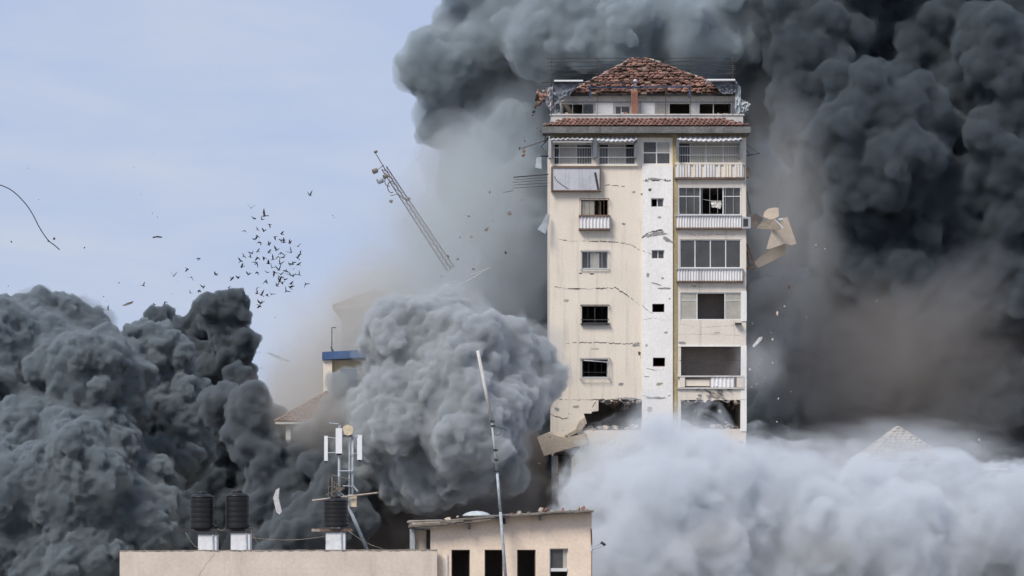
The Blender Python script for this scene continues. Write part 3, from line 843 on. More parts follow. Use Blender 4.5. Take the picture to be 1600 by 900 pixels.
def chunk_mesh(seed):
    R = random.Random(seed); bm = bmesh.new(); bmesh.ops.create_icosphere(bm, subdivisions=1, radius=1)
    for v in bm.verts: v.co *= R.uniform(.6, 1.15); v.co.z *= .6
    me = bpy.data.meshes.new('debris_fragment'); bm.to_mesh(me); bm.free(); return me


CH = {}
def chunk(x, y, r, d, m, label, group):
    k = (R.randrange(5), m)
    if k not in CH:
        CH[k] = chunk_mesh(k[0]); CH[k].materials.append(M[m])
    o = bpy.data.objects.new('debris_fragment', CH[k]); COL.objects.link(o)
    o.location = P(x, y, d); s_ = r * d / F; o.scale = (s_ * R.uniform(.7, 1.4), s_, s_ * R.uniform(.6, 1.1))
    o.rotation_euler = (R.uniform(0, 6), R.uniform(0, 6), R.uniform(0, 6))
    return tag(o, label, 'debris', group)


lab = 'small dark fragment flying through the dust left of the tower'; grp = 'fragments left of the tower'
for x, y, r in ((732, 338, 3.4), (796, 334, 4.5), (760, 358, 3.5), (737, 370, 2.5), (719, 371, 2), (765, 300, 2), (820, 220, 2.5), (818, 236, 4), (812, 232, 3.5), (818, 242, 3.5), (740, 420, 2.5), (715, 405, 3), (700, 400, 3.5), (690, 432, 2), (650, 250, 1.5), (612, 317, 2), (730, 455, 2), (815, 312, 2), (790, 395, 2.5), (770, 345, 1.5), (834, 175, 3.5), (832, 180, 2.5), (838, 200, 2), (836, 167, 3.5), (820, 215, 2), (845, 205, 1.6)):
    chunk(x, y, r, R.uniform(152, 158), R.choice(['rust', 'brown', 'iron', 'tile']), lab, grp)
lab = 'roof rubble chunk bursting out at the left end of the tower roof'; grp = 'rubble at the roof corner'
for k in range(22):
    x, y = R.uniform(838, 858), R.uniform(140, 164); chunk(x, y, R.uniform(2, 5.5), R.uniform(150.3, 152), R.choice(['rust', 'brown', 'tile', 'chunk']), lab, grp)
lab = 'pale speck of debris flying right of the tower'; grp = 'specks right of the tower'
for x, y, r in ((1207, 567, 1.5), (1172, 577, 2.2), (1174, 605, 2.4), (1216, 623, 1.5), (1214, 659, 1.6), (1160, 640, 1.2), (1236, 612, 1.2), (1190, 562, 1.0), (1182, 600, 1.4), (1530, 687, 1.6), (1205, 520, 1), (1228, 548, 1), (1370, 470, .9), (1195, 590, 1.2), (1260, 495, 1.0)):
    chunk(x, y, r, R.uniform(148, 152), 'cloth', lab, grp)
labs = ('masonry fragment flung out left of the torn lower storeys', 'masonry fragment flung out right of the tower', 'masonry fragment falling in front of the torn lower storeys'); grp = 'fragments near the torn storeys'
for k in range(44):
    sd_ = k % 3
    x, y = ((R.uniform(838, 862), R.uniform(560, 740)), (R.uniform(1168, 1290), R.uniform(380, 680)), (R.uniform(880, 1160), R.uniform(640, 700)))[sd_]
    chunk(x, y, R.choice([.9, 1.2, 1.6, 2.2, 3.2]), R.uniform(147, 149.6), R.choice(['chunk', 'beige', 'rust', 'slab']), labs[sd_], grp)
lab = 'tiny speck of debris scattered in the open sky'; grp = 'specks in the sky'
for x, y, r in ((44, 263, 1), (209, 261, 1.1), (246, 339, 1.2), (220, 303, .9), (60, 312, .8), (238, 333, .9), (284, 391, .8), (162, 463, 1.2), (168, 470, 1.1), (169, 484, 1.5), (13, 447, 1.5), (430, 496, 1), (405, 550, 1.2), (408, 575, 2), (18, 378, 2), (75, 377, 1.6), (85, 373, 2.5), (178, 511, 1.5), (278, 440, .9), (186, 442, 1.8), (132, 387, 2.0), (269, 459, 1.0), (485, 303, 2.0), (490, 563, 2), (225, 446, 1.6), (345, 104, .8), (240, 240, .8), (520, 337, 1.4), (522, 340, 1.0), (300, 180, .7), (120, 220, .7)):
    chunk(x, y, r, R.uniform(190, 215), R.choice(['rust', 'iron', 'wood']), lab, grp)

# whipping cable in the sky
pts = [(-30, 281), (0, 289), (19, 298), (37, 315), (50, 333), (62, 356), (75, 375), (85, 383), (93, 390)]
fine = []
for i in range(len(pts) - 1):
    p0, p1, p2, p3 = pts[max(i - 1, 0)], pts[i], pts[i + 1], pts[min(i + 2, len(pts) - 1)]
    for k in range(6):
        t = k / 6
        fine.append(tuple(.5 * (2 * p1[j] + (p2[j] - p0[j]) * t + (2 * p0[j] - 5 * p1[j] + 4 * p2[j] - p3[j]) * t * t + (3 * p1[j] - p0[j] - 3 * p2[j] + p3[j]) * t ** 3) for j in (0, 1)))
fine.append(pts[-1])
b = MB(); o_ = P(40, 330, 180); b.path([P(*p, 180 + .3 * k / 10) - o_ for k, p in enumerate(fine)], .033, 6)
tag(b.build('cable', 'iron', None, True, loc=o_), 'curved dark cable flung into the sky at the far left', 'cable')

# ------------------------------------------------------------------ falling lattice mast
o_ = P(705, 425, 161)
lm = empty('lattice_mast', o_); tag(lm, 'slender lattice antenna mast toppling in the dust left of the tower', 'mast')
ax0, ax1 = P(704, 420, 161) - o_, P(600, 262, 160) - o_
dirv = (ax1 - ax0).normalized(); side = dirv.cross(Vector((0, 1, 0))).normalized(); dep = dirv.cross(side)
legs = []
for k, (u, v) in enumerate(((-.24, -.14), (.24, -.14), (0, .28))):
    a = ax0 + side * u + dep * v; c_ = ax1 + side * u * .7 + dep * v * .7; legs.append((a, c_))
    b = MB(); b.bar(a, c_, .03, 5); b.build('leg', 'rust', lm)
n = 15
for k in range(n):
    b = MB()
    for i in range(3):
        a0, a1 = legs[i]; c0_, c1_ = legs[(i + 1) % 3]
        b.bar(a0.lerp(a1, k / n), c0_.lerp(c1_, (k + 1) / n), .014, 4); b.bar(a0.lerp(a1, k / n), c0_.lerp(c1_, k / n), .014, 4)
    b.build('brace', 'rust', lm)
b = MB(); b.bar(ax1, P(586, 238, 160) - o_, .03, 5, .02); b.build('spike', 'rust', lm)
for x, y, r in ((586, 267, 5), (594, 282, 6), (602, 275, 4), (587, 237, 2.6), (611, 314, 2.6), (637, 311, 4)):
    b = MB(); c_ = P(x, y, 159.8) - o_; s_ = r * 160 / F; b.bar(c_ - Vector((s_ * .6, 0, s_ * .3)), c_ + Vector((s_ * .6, .1, s_ * .3)), s_ * .8, 10); b.build('antenna_drum', 'wood' if r < 6 else 'steel', lm)
for cx_, cy_, r in ((607, 283, 8), (612, 292, 9)):
    b = MB(); b.path([P(cx_ + r * .7 * math.cos(t), cy_ + r * math.sin(t), 159.7) - o_ for t in np.linspace(1.2, 6, 14)], .03, 5); b.build('hoop', 'rust', lm)
for a, c_ in (((586, 268), (600, 258)), ((594, 282), (606, 277)), ((610, 306), (622, 303)), ((622, 303), (634, 313))):
    b = MB(); b.bar(P(*a, 159.9) - o_, P(*c_, 159.9) - o_, .022, 4); b.build('arm', 'rust', lm)

# ------------------------------------------------------------------ neighbouring buildings in the dust
def block(name, x0, x1, ytop, d, depth, m, label, holes=()):
    s_ = d / F; o_ = P(x0, 850, d); o_.z = 0
    root = empty(name, o_); tag(root, label, 'building')
    zt = CZ + (HY - ytop) * s_; wd = (x1 - x0) * s_
    hs = [((a - x0) * s_, (c_ - x0) * s_, CZ + (HY - e) * s_, CZ + (HY - b_) * s_) for a, c_, b_, e in holes]
    b = MB(); grid_wall(b, 0, wd, 0, zt, 0, .25, hs); b.build('wall', m, root)
    b = MB(); b.box(0, .25, .26, depth, 0, zt); b.box(wd - .25, wd, .26, depth, 0, zt); b.box(.26, wd - .26, depth - .25, depth, 0, zt); b.build('wall', m, root)
    b = MB(); b.box(.26, wd - .26, .3, depth - .3, zt - .3, zt - .05); b.build('roof_deck', 'slab', root)
    for h in hs:
        q = MB(); q.box(h[0], h[1], .14, .16, h[2], h[3]); w_ = q.build('window', 'glass', root)
        q = MB(); f_ = .06
        q.box(h[0], h[0] + f_, .08, .139, h[2], h[3]); q.box(h[1] - f_, h[1], .08, .139, h[2], h[3]); q.box(h[0] + f_, h[1] - f_, .08, .139, h[3] - f_, h[3]); q.box(h[0] + f_, h[1] - f_, .08, .139, h[2], h[2] + f_); q.build('frame', 'frame', w_)
    return root, o_, s_, zt, wd


def hip_roof(root, x0, x1, y0, y1, z0, rise, m, seed, tw=.3, tl=.36, run=None):
    cxm, cym = (x0 + x1) / 2, (y0 + y1) / 2
    f0, f1, b1, b0 = (x0, y0, z0), (x1, y0, z0), (x1, y1, z0), (x0, y1, z0)
    ap = (cxm, cym, z0 + rise)
    b = MB(); b.v = [f0, f1, b1, b0, ap]; b.f = [(0, 1, 4), (1, 2, 4), (2, 3, 4), (3, 0, 4), (0, 3, 2, 1)]
    r = b.build('roof', 'mortar', root)
    b = MB(); tile_face(b, f0, f1, ap, ap, tw, tl, seed); tile_face(b, f1, b1, ap, ap, tw, tl, seed + 1); tile_face(b, b0, f0, ap, ap, tw, tl, seed + 2)
    t = b.build('roof_tiles', m, r); t['kind'] = 'stuff'
    return r


# tiled house, low left
rt, o_, s_, zt, wd = block('tiled_house', 447, 560, 664, 153, 9, 'pent', 'pale house with red tiled hip roof half buried in smoke behind the mast', holes=((458, 476, 670, 700), (490, 520, 672, 700)))
b = MB(); b.box(-.55, wd + .5, -.6, 9.5, zt - .02, zt + .13); b.build('eave', 'fascia', rt)
b = MB(); b.box(-.58, wd + .53, -.68, -.601, zt + .02, zt + .14); b.build('gutter', 'pent', rt)
hip_roof(rt, -.55, wd + .5, -.6, 9.5, zt + .135, 2.0, 'tile2', 41)
b = MB(); b.box(.02, .3, -.4, -.15, zt - 6, zt - .03); b.build('post', 'pent', rt)
# blue roofed top floor
rt, o_, s_, zt, wd = block('blue_roofed_house', 508, 640, 563, 163.5, 8, 'ochre', 'ochre house with a blue metal roof edge emerging from smoke', holes=((530, 560, 575, 612),))
b = MB(); b.prism([(-.15, -.5, zt + .0), (wd + .3, -.5, zt + .35), (wd + .3, -.5, zt + .78), (-.15, -.5, zt + .48)], (0, 9, 0)); b.build('roof', 'blue', rt)
b = MB(); b.box(-.1, .45, -.3, -.01, zt - 5, zt - .02); b.build('pilaster', 'cream', rt)
b = MB(); b.bar((.35, 1, zt + .4), (.35, 1, zt + 2.1), .03, 5); b.bar((.35, 1, zt + 2.1), (.6, 1, zt + 2.12), .03, 5); b.bar((.3, 1, zt + .9), (.5, .9, zt + .5), .05, 5); b.build('vent_pipe', 'iron', rt)
# hazy tiled roof farther back
rt, o_, s_, zt, wd = block('far_tiled_house', 534, 625, 484, 186, 8, 'loggia', 'hazy red tiled roof barely showing through beige dust above the blue roof')
b = MB(); b.box(-.6, wd + .6, -.6, 8.6, zt, zt + .18); b.build('eave', 'loggia', rt)
hip_roof(rt, -.6, wd + .6, -.6, 8.6, zt + .185, 1.5, 'tile2', 51)
# house drowned in white smoke, right
rt, o_, s_, zt, wd = block('smoke_veiled_house', 1362, 1470, 724, 152, 7, 'pent', 'pale house with pyramid roof veiled by white smoke at right', holes=((1375, 1395, 734, 760), (1425, 1445, 734, 760)))
b = MB(); b.box(-.5, wd + .5, -.5, 7.5, zt, zt + .1); b.build('eave', 'frame', rt)
hip_roof(rt, -.5, wd + .5, -.5, 7.5, zt + .105, 2.1, 'ridge', 61)
rt, o_, s_, zt, wd = block('flat_roofed_house', 1540, 1585, 733, 142, 6, 'inside', 'dark flat roof corner with a bright white edge at far right')
b = MB(); b.box(-.1, wd - .4, -.25, -.01, zt - .06, zt + .03); b.build('roof_edge', 'pale', rt)

# ------------------------------------------------------------------ foreground building
FD = 100.0
s = FD / F
fb = empty('low_building', P(187, 850, FD)); fb.location.z = 0
tag(fb, 'low peach building with bare parapet wall and rooftop room at the bottom', 'building')
FX = lambda x: (x - 187) * s
FZ = lambda y: CZ + (HY - y) * s


def fbox(name, m, x0, x1, y0, y1, d0, d1, parent=fb):
    b = MB(); b.box(FX(x0), FX(x1), d0, d1, FZ(y1), FZ(y0)); return b.build(name, m, parent)


R = random.Random(8)
b = MB(); n = 60; top = [(FX(187 + 496 * k / n), FZ(860.5 + R.uniform(-.5, .5) - 1.8 * k / n)) for k in range(n + 1)]
b.prism([(FX(187), 0, 0)] + [(x, 0, z) for x, z in top] + [(FX(683), 0, 0)], (0, .2, 0)); pw = b.build('parapet_wall', 'para', fb)
b = MB(); i = 0
for k in range(n):
    (xa, za), (xb, zb_) = top[k], top[k + 1]
    h0, h1 = R.uniform(.02, .07), R.uniform(.02, .07)
    b.prism([(xa, -.004, za - h0), (xb, -.004, zb_ - h1), (xb, -.004, zb_ + .012), (xa, -.004, za + .012)], (0, .21, 0))
b.build('coping', 'stain', pw)
q = MB()
cr = [(336, 864), (333, 869), (329, 871), (328, 876), (322, 880), (319, 888), (314, 893), (311, 900)]
for (xa, ya), (xb, yb) in zip(cr, cr[1:]): q.bar((FX(xa), -.001, FZ(ya)), (FX(xb), -.001, FZ(yb)), .006, 4)
q.build('crack', 'slab', pw)
b = MB(); b.box(.02, FX(683), .21, 9, FZ(870) - .2, FZ(870)); b.build('roof_terrace', 'slab', fb)
b = MB(); b.box(0, .2, .21, 9, 0, FZ(861)); b.build('parapet_wall', 'para', fb)
b = MB(); b.box(.21, FX(926), 8.8, 9, 0, FZ(863)); b.build('parapet_wall', 'para', fb)
# rooftop room
D0 = .35
ztl, ztr = 825, 800
b = MB()
hs = [(FX(705), FX(734), FZ(915), FZ(859)), (FX(757), FX(786), FZ(915), FZ(859)), (FX(808), FX(837), FZ(915), FZ(859)), (FX(859), FX(888), FZ(915), FZ(857))]
grid_wall(b, FX(672), FX(925), 0, FZ(840), D0, D0 + .25, hs); b.build('wall', 'fore', fb)
b = MB(); b.prism([(FX(672), D0, FZ(839.99)), (FX(925), D0, FZ(839.99)), (FX(925), D0, FZ(799.8)), (FX(786), D0, FZ(808.5)), (FX(672), D0, FZ(824.5))], (0, .25, 0)); b.build('wall', 'fore', fb)
b = MB(); b.box(FX(925) - .25, FX(925), D0 + .26, 6, 0, FZ(804)); b.build('wall', 'fore', fb)
b = MB(); b.box(FX(672), FX(672) + .25, D0 + .26, 6, 0, FZ(829)); b.build('wall', 'fore', fb)
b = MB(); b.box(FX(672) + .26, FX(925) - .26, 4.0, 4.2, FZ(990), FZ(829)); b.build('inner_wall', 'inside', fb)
b = MB(); b.box(FX(672) + .26, FX(925) - .26, D0 + .26, 4.0, FZ(992), FZ(990)); b.build('floor_slab', 'slab', fb)
# window fittings
for k, h in enumerate(hs):
    q = MB(); f_ = .035
    q.box(h[0], h[0] + f_, D0 + .12, D0 + .17, h[2], h[3]); q.box(h[1] - f_, h[1], D0 + .12, D0 + .17, h[2], h[3]); q.box(h[0] + f_, h[1] - f_, D0 + .12, D0 + .17, h[3] - f_, h[3])
    if k == 3: q.box(h[0] + f_, h[1] - f_, D0 + .05, D0 + .16, FZ(893), FZ(888))
    w_ = q.build('window', 'frame' if k == 3 else 'inside', fb)
    if k == 3:
        q = MB(); q.box(FX(880), h[1] - f_, D0 + .14, D0 + .15, FZ(888), FZ(859)); q.build('pane', 'frost', w_)
        q = MB(); q.box(h[0] + f_, FX(880), D0 + .14, D0 + .15, FZ(888), FZ(859)); q.build('pane', 'glass', w_)
# sloping sheet roof
rr = MB(); rr.prism([(FX(638), -.12, FZ(825)), (FX(672), -.12, FZ(825.5)), (FX(786), -.12, FZ(809.5)), (FX(928), -.12, FZ(800.5)), (FX(928), -.12, FZ(797.5)), (FX(786), -.12, FZ(806)), (FX(690), -.12, FZ(816)), (FX(640), -.12, FZ(815))], (0, 6.3, .1))
ro = rr.build('roof', 'wood', fb)
R = random.Random(12)
edge = lambda x: 815 if x < 690 else (815 - (x - 690) * .094 if x < 786 else 806 - (x - 786) * .06)
for k in range(11):
    x0 = 636 + k * 26; x1 = min(x0 + R.uniform(26, 38), 930); dy = R.uniform(-.6, .6); yy = -.14 - .012 * (k % 3)
    q = MB(); q.prism([(FX(x0), yy, FZ(edge(x0) + dy + 1.6)), (FX(x1), yy, FZ(edge(x1) + dy + 1.0)), (FX(x1), yy, FZ(edge(x1) + dy - 1.0)), (FX(x0), yy, FZ(edge(x0) + dy - .8))], (0, 2.2 + .1 * (k % 3), .06)); q.build('roof_sheet', R.choice(['wood', 'fascia', 'stain', 'wood']), ro)
for k in range(4):
    q = MB(); q.prism([(FX(638 + 3 * k), -.16, FZ(824 - 2.6 * k)), (FX(700 + 12 * k), -.16, FZ(819.5 - 2.4 * k)), (FX(700 + 12 * k), -.16, FZ(818.3 - 2.4 * k)), (FX(638 + 3 * k), -.16, FZ(822.2 - 2.6 * k))], (0, .05, 0)); q.build('batten', ['wood', 'stain', 'ridge', 'wood'][k], ro)
for x0, y0 in ((731, 822), (784, 812), (842, 808), (786, 814)):
    q = MB(); q.box(FX(x0), FX(x0 + 4), -.1, D0 + .01, FZ(y0 + 5), FZ(y0 - 4)); q.build('rafter_end', 'iron', ro)
# things lying on that roof
def dome():
    b = MB(); b.lathe((0, 0, 0), [(.56, 0), (.52, .06), (.4, .13), (.22, .18), (.02, .2)], 20); return b
tag(dome().build('basin', 'canvas', None, True, loc=(P(745, 809, FD + 1).x, FD + 1.0, FZ(806))), 'upturned grey basin lying on the sheet roof left of the tall pole', 'basin')
ORD = 'first second third fourth fifth sixth seventh eighth ninth tenth eleventh twelfth thirteenth fourteenth fifteenth'.split()
lab = 'rubble lump weighing down the sheet roof, %s from the left'; grp = 'weights on the sheet roof'
for k, (x, y, r) in enumerate(sorted(((800, 805, 5), (812, 803, 6), (826, 802, 4), (845, 797.5, 6), (853, 797, 5), (862, 799, 4), (880, 799, 5), (890, 797, 4), (904, 795, 5), (912, 794, 5.5), (918, 796, 3.5), (783, 806, 4), (700, 811, 5), (715, 808, 3)))):
    chunk(x, y, r, FD + .7, R.choice(['chunk', 'slab', 'tile']), lab % ORD[k], grp)
# yard corner left of the room
fbox('side_wall', 'para', 646, 664, 828, 862, 1.6, 1.8); fbox('side_post', 'steel', 638, 646, 826, 864, 1.4, 1.55); fbox('side_gap_shade', 'iron', 664.2, 671.6, 828, 864, 1.5, 1.7)  # last box: dark fill painted in for the shade of the gap
fbox('drain_pipe', 'frame', 697, 699, 866, 990, D0 - .06, D0 - .002)
b = MB(); b.bar((FX(924), D0 - .03, FZ(826)), (FX(925), D0 - .03, FZ(850)), .03, 6); b.bar((FX(925), D0 - .03, FZ(850)), (FX(924.5), D0 - .03, FZ(990)), .015, 6); b.build('wall_cable', 'rust', fb)
la = empty('wall_camera', P(926, 855, FD + .3)); tag(la, 'small grey camera arm on the right wall of the rooftop room', 'lamp')  # a camera on a bracket arm, gives no light
o_ = P(926, 855, FD + .3)
for a, c_, r in (((924, 860), (944, 852), .02), ((924, 856), (942, 848), .02), ((924, 854), (924, 862), .04)):
    b = MB(); b.bar(P(*a, FD + .3) - o_, P(*c_, FD + .2) - o_, r, 5); b.build('arm', 'steel', la)
b = MB(); b.bar(P(939, 847, FD + .2) - o_, P(946, 852, FD + .2) - o_, .06, 8, .045); b.build('camera_head', 'iron', la, True)

# tall leaning pole
o_ = P(781, 800, FD - .3)
tp = empty('antenna_pole', P(792, 915, FD - .3)); tag(tp, 'tall leaning antenna pole, white at its top, in front of the rooftop room', 'pole')
o_ = P(792, 915, FD - .3)
b = MB(); b.bar(P(746.5, 548, FD - .3) - o_, P(768, 656, FD - .3) - o_, .065, 10, .075); b.build('upper_tube', 'pent', tp, True)
b = MB(); b.bar(P(768, 656, FD - .3) - o_, P(777, 740, FD - .3) - o_, .042, 8, .048); b.bar(P(777, 740, FD - .3) - o_, P(782, 800, FD - .3) - o_, .055, 8, .06); b.bar(P(782, 800, FD - .3) - o_, P(791, 915, FD - .3) - o_, .06, 8, .065); b.build('lower_tube', 'steel', tp, True)
for x, y in ((769, 658), (770, 665), (774, 703), (775, 718), (776, 735)):
    b = MB(); b.bar(P(x - 3, y, FD - .35) - o_, P(x + 4, y + .5, FD - .35) - o_, .04, 6); b.build('clamp', 'iron', tp)
b = MB(); b.path([P(777 + 6 * math.cos(t), 674 + 6 * math.sin(t), FD - .3) - o_ for t in np.linspace(0, 6.3, 16)], .012, 5); b.path([P(770 + 22 * t, 665 + 9 * t * t, FD - .3) - o_ for t in np.linspace(0, 1, 8)], .012, 5); b.build('cable_loop', 'iron', tp)

# ------------------------------------------------------------------ water tanks and their blocks
TDp = FD + 2.2
def tank(x, y0, y1, wpx, label):
    d = TDp; s_ = d / F; h = (y1 - y0) * s_; r = wpx * s_ / 2
    o = empty('water_tank', P(x, y1, d)); tag(o, label, 'water tank', 'rooftop water tanks')
    prof = [(r * .97, 0), (r, .03)]
    nr = 6
    for k in range(nr):
        z0 = .04 + (h * .84) * k / nr; z1 = .04 + (h * .84) * (k + 1) / nr
        prof += [(r, z0 + .01), (r, z1 - .05), (r * .992, z1 - .035), (r * .992, z1 - .012)]
    prof += [(r, h * .86), (r * .93, h * .9), (r * .6, h * .965), (r * .42, h * .975)]
    b = MB(); b.lathe((0, 0, 0), prof, 28); b.build('body', 'tank', o, True)
    b = MB(); b.lathe((0, 0, h * .97), [(r * .44, 0), (r * .44, .05), (r * .3, .09), (.02, .1)], 20); b.build('lid', 'tank', o, True)
    b = MB(); b.bar((r * .98, -.1, .1), (r * 1.2, -.12, .1), .025, 6); b.build('outlet', 'iron', o)
    return o


def stand(x0, x1, y0, y1, label, barx):
    d = TDp; o = empty('tank_stand', P((x0 + x1) / 2, y1, d)); tag(o, label, 'stand', 'tank stands'); s_ = d / F
    w_ = (x1 - x0) * s_; h = (y1 - y0) * s_
    b = MB(); b.box(-w_ / 2, w_ / 2, -.35, .35, -.4, h, .01); b.build('block', 'block', o)
    hz = (y1 - 826) * s_
    for xx in barx:
        b = MB(); b.box((xx[0] - (x0 + x1) / 2) * s_, (xx[1] - (x0 + x1) / 2) * s_, xx[2], xx[2] + .08, hz - .11, hz - .003); b.build('beam', xx[3], o)
    b = MB(); b.box(-.42, .42, -.4, .4, h + .001, hz - .111); b.build('bearer', 'iron', o)
    b = MB(); b.bar((w_ / 2 - .12, -.37, 0), (w_ / 2 - .14, -.37, h), .03, 6); b.build('pipe', 'steel', o)
    return o


tank(316, 770, 826, 38, 'leftmost black plastic water tank on the parapet roof')
tank(371, 768, 826, 37, 'black plastic water tank in the middle, right beside the leftmost one')
tank(524.5, 777, 823.5, 38, 'black water tank directly below the antenna mast')
stand(311, 340, 835, 862, 'whitewashed block under the leftmost water tank', [(272, 350, -.3, 'iron'), (296, 338, .2, 'iron')])
stand(362, 392, 833, 862, 'whitewashed block under the middle water tank', [(350.5, 396, -.3, 'iron'), (350, 392, .2, 'iron')])
stand(510, 540, 832, 862, 'whitewashed block under the tank below the antenna mast', [(500, 551, -.3, 'brown'), (486, 546, .25, 'ridge')])

for k, (a, c_, sag_) in enumerate((((340, 826), (352, 826), 3), ((392, 840), (509, 838), 5), ((290, 832), (311, 858), 4), ((392, 828), (410, 860), 2), ((545, 830), (600, 858), 4))):
    oo = P(*a, TDp - .5); b = MB(); b.path([P(a[0] + (c_[0] - a[0]) * t, a[1] + (c_[1] - a[1]) * t + sag_ * math.sin(math.pi * t), TDp - .5) - oo for t in np.linspace(0, 1, 10)], .014, 5)
    tag(b.build('water_pipe', 'wood', None, True, loc=oo), ['short pipe joining the two left water tanks', 'long thin pipe sagging between the middle tank and the mast tank', 'thin pipe hanging left of the leftmost tank', 'thin pipe dropping beside the middle tank', 'thin pipe running right from the mast tank'][k], 'pipe')

# ------------------------------------------------------------------ cell antenna mast
AD = FD + 3.2
o_ = P(540, 860, AD)
am = empty('antenna_mast', o_); tag(am, 'rooftop cell antenna mast with three white panels and a tan dish', 'antenna mast')
PA = lambda x, y, d=AD: P(x, y, d) - o_
def abar(name, m, a, c_, r, n=8, d=AD, d2=None):
    b = MB(); b.bar(PA(*a, d), PA(*c_, d2 or d), r, n); return b.build(name, m, am, n > 6)
abar('pole', 'steel', (530, 664), (530, 862), .055); abar('pole', 'steel', (551, 682), (551, 800), .05); abar('pole', 'steel', (546, 690), (546, 792), .04)
abar('pole', 'wood', (519, 745), (519, 862), .03, 6, AD + .4); abar('pole', 'wood', (532, 775), (535, 862), .04, 6, AD - .9)
abar('strut', 'steel', (544, 790), (575, 862), .07, 8)
for x0, x1, y0, y1, dd in ((506.5, 512, 681, 720, -.1), (524.5, 534.3, 669, 708.5, -.3), (558, 565.5, 679.5, 718.5, -.1)):
    b = MB(); c_ = PA(x0, y1, AD + dd); e = PA(x1, y0, AD + dd); b.box(c_.x, e.x, c_.y, c_.y + .13, c_.z, e.z)
    pn = b.build('panel_antenna', 'pale', am)
    b = MB(); b.box(c_.x + .03, e.x - .03, c_.y + .131, c_.y + .2, c_.z - .06, c_.z + .3); b.build('mounting', 'iron', pn)
b = MB(); c_ = PA(543.5, 672, AD - .2); r = 8.5 * AD / F
b.bar(c_, c_ + Vector((0, .18, 0)), r, 24); b.build('dish', 'dish', am)
abar('dish_bracket', 'iron', (536, 681), (551, 681), .03, 6)
for a, c_, r in (((512, 683), (525, 685), .02), ((534, 684), (558, 682), .025), ((514, 661), (529, 662.5), .025), ((551, 683), (559, 681), .02), ((530, 736), (552, 736), .03), ((518, 742), (546, 749), .018), ((535, 759), (552, 760), .02), ((516, 772), (545, 757), .018), ((522, 760), (541, 778), .02), ((520, 752), (534, 764), .018), ((530, 748), (524, 770), .018), ((551, 758), (559, 768), .035), ((513, 745), (513, 795), .012), ((546, 710), (558, 708), .02), ((512, 708), (530, 706), .02)):
    abar('cross_arm', 'wood' if r < .019 else 'steel', a, c_, r, 6, AD - .1)
abar('boom', 'ridge', (488, 782), (590, 770), .035, 6, AD - .4)
R = random.Random(4)
b = MB()
for k in range(10):
    x, y = R.uniform(517, 540), R.uniform(748, 778); b.path([PA(x + 9 * t * R.choice((-1, 1)), y + 14 * t + 2 * math.sin(5 * t), AD - .2) for t in np.linspace(0, 1, 6)], .012, 4)
b.build('cable_tangle', 'wood', am)
b = MB(); c_, e = PA(548, 792, AD - .3), PA(557, 774, AD - .3); b.box(c_.x, e.x, c_.y, c_.y + .18, c_.z, e.z); b.build('equipment_box', 'dish', am)
b = MB(); c_, e = PA(544, 790, AD - .25), PA(549, 772, AD - .25); b.box(c_.x, e.x, c_.y, c_.y + .16, c_.z, e.z); b.build('equipment_box', 'steel', am)

# ------------------------------------------------------------------ birds
def bird_mesh(flap, sweep):
    b = MB()
    rings = [(-.17, .004, .002), (-.1, .035, .03), (0, .05, .045), (.08, .042, .04), (.13, .03, .03), (.17, .012, .012)]
    n = 6; i = len(b.v)
    for y, rx, rz in rings:
        for k in range(n): t = 2 * math.pi * k / n; b.v.append((rx * math.cos(t), y, rz * math.sin(t)))
    for j in range(len(rings) - 1):
        for k in range(n):
            a = i + j * n; b.f.append((a + k, a + (k + 1) % n, a + n + (k + 1) % n, a + n + k))
    for sx in (-1, 1):
        pts = [(.03, .07, .02), (.17, .10 - sweep * .3, .02 + flap * .13), (.33, .0 - sweep, .02 + flap * .3), (.18, -.05 - sweep * .4, .015 + flap * .13), (.03, -.06, .015)]
        b.prism([(sx * x, y, z) for x, y, z in pts], (0, 0, .008))
    b.prism([(-.015, -.12, 0), (.015, -.12, 0), (.05, -.26, 0), (-.05, -.26, 0)], (0, 0, .008))
    me = bpy.data.meshes.new('bird'); me.from_pydata(b.v, [], b.f); me.materials.append(M['bird']); return me


BM = [bird_mesh(f_, s_) for f_, s_ in ((.9, .02), (-.5, .06), (.3, .1), (1.4, .0), (-.9, .03), (.6, .12))]
BZ = [(1323, 280), (1270, 293), (1311, 298), (1348, 322), (1225, 354), (1288, 348), (1321, 355), (1408, 370), (1287, 380), (1375, 384), (1268, 396), (1301, 411), (1343, 425), (1404, 403), (1420, 412), (1448, 417),
      (1490, 432), (1383, 450), (1345, 460), (1289, 457), (1404, 465), (1456, 462), (1500, 472), (1262, 466), (1220, 482), (1252, 486), (1320, 488), (1289, 489), (1390, 484), (1420, 485), (1487, 490), (1203, 506),
      (1365, 497), (1282, 515), (1342, 518), (1400, 520), (1446, 520), (1492, 523), (1465, 515), (1210, 532), (1360, 538), (1394, 550), (1468, 545), (1430, 555), (1288, 562), (1337, 562), (1372, 562), (1405, 572),
      (1450, 570), (1243, 572), (1497, 573), (1466, 580), (1405, 590), (1422, 598), (1327, 606), (1398, 608), (1411, 612), (1455, 620), (1385, 630), (1450, 637), (1528, 621), (1430, 655), (1286, 640), (1286, 668),
      (1307, 676), (1335, 678), (1356, 671), (1304, 716), (1298, 730)]
BL = [(1193, 590), (1161, 592), (1078, 572), (1145, 635), (1019, 638), (994, 652), (952, 665), (996, 495), (937, 545), (956, 586), (868, 580), (770, 720), (827, 710), (716, 628), (540, 750)]
R = random.Random(50)
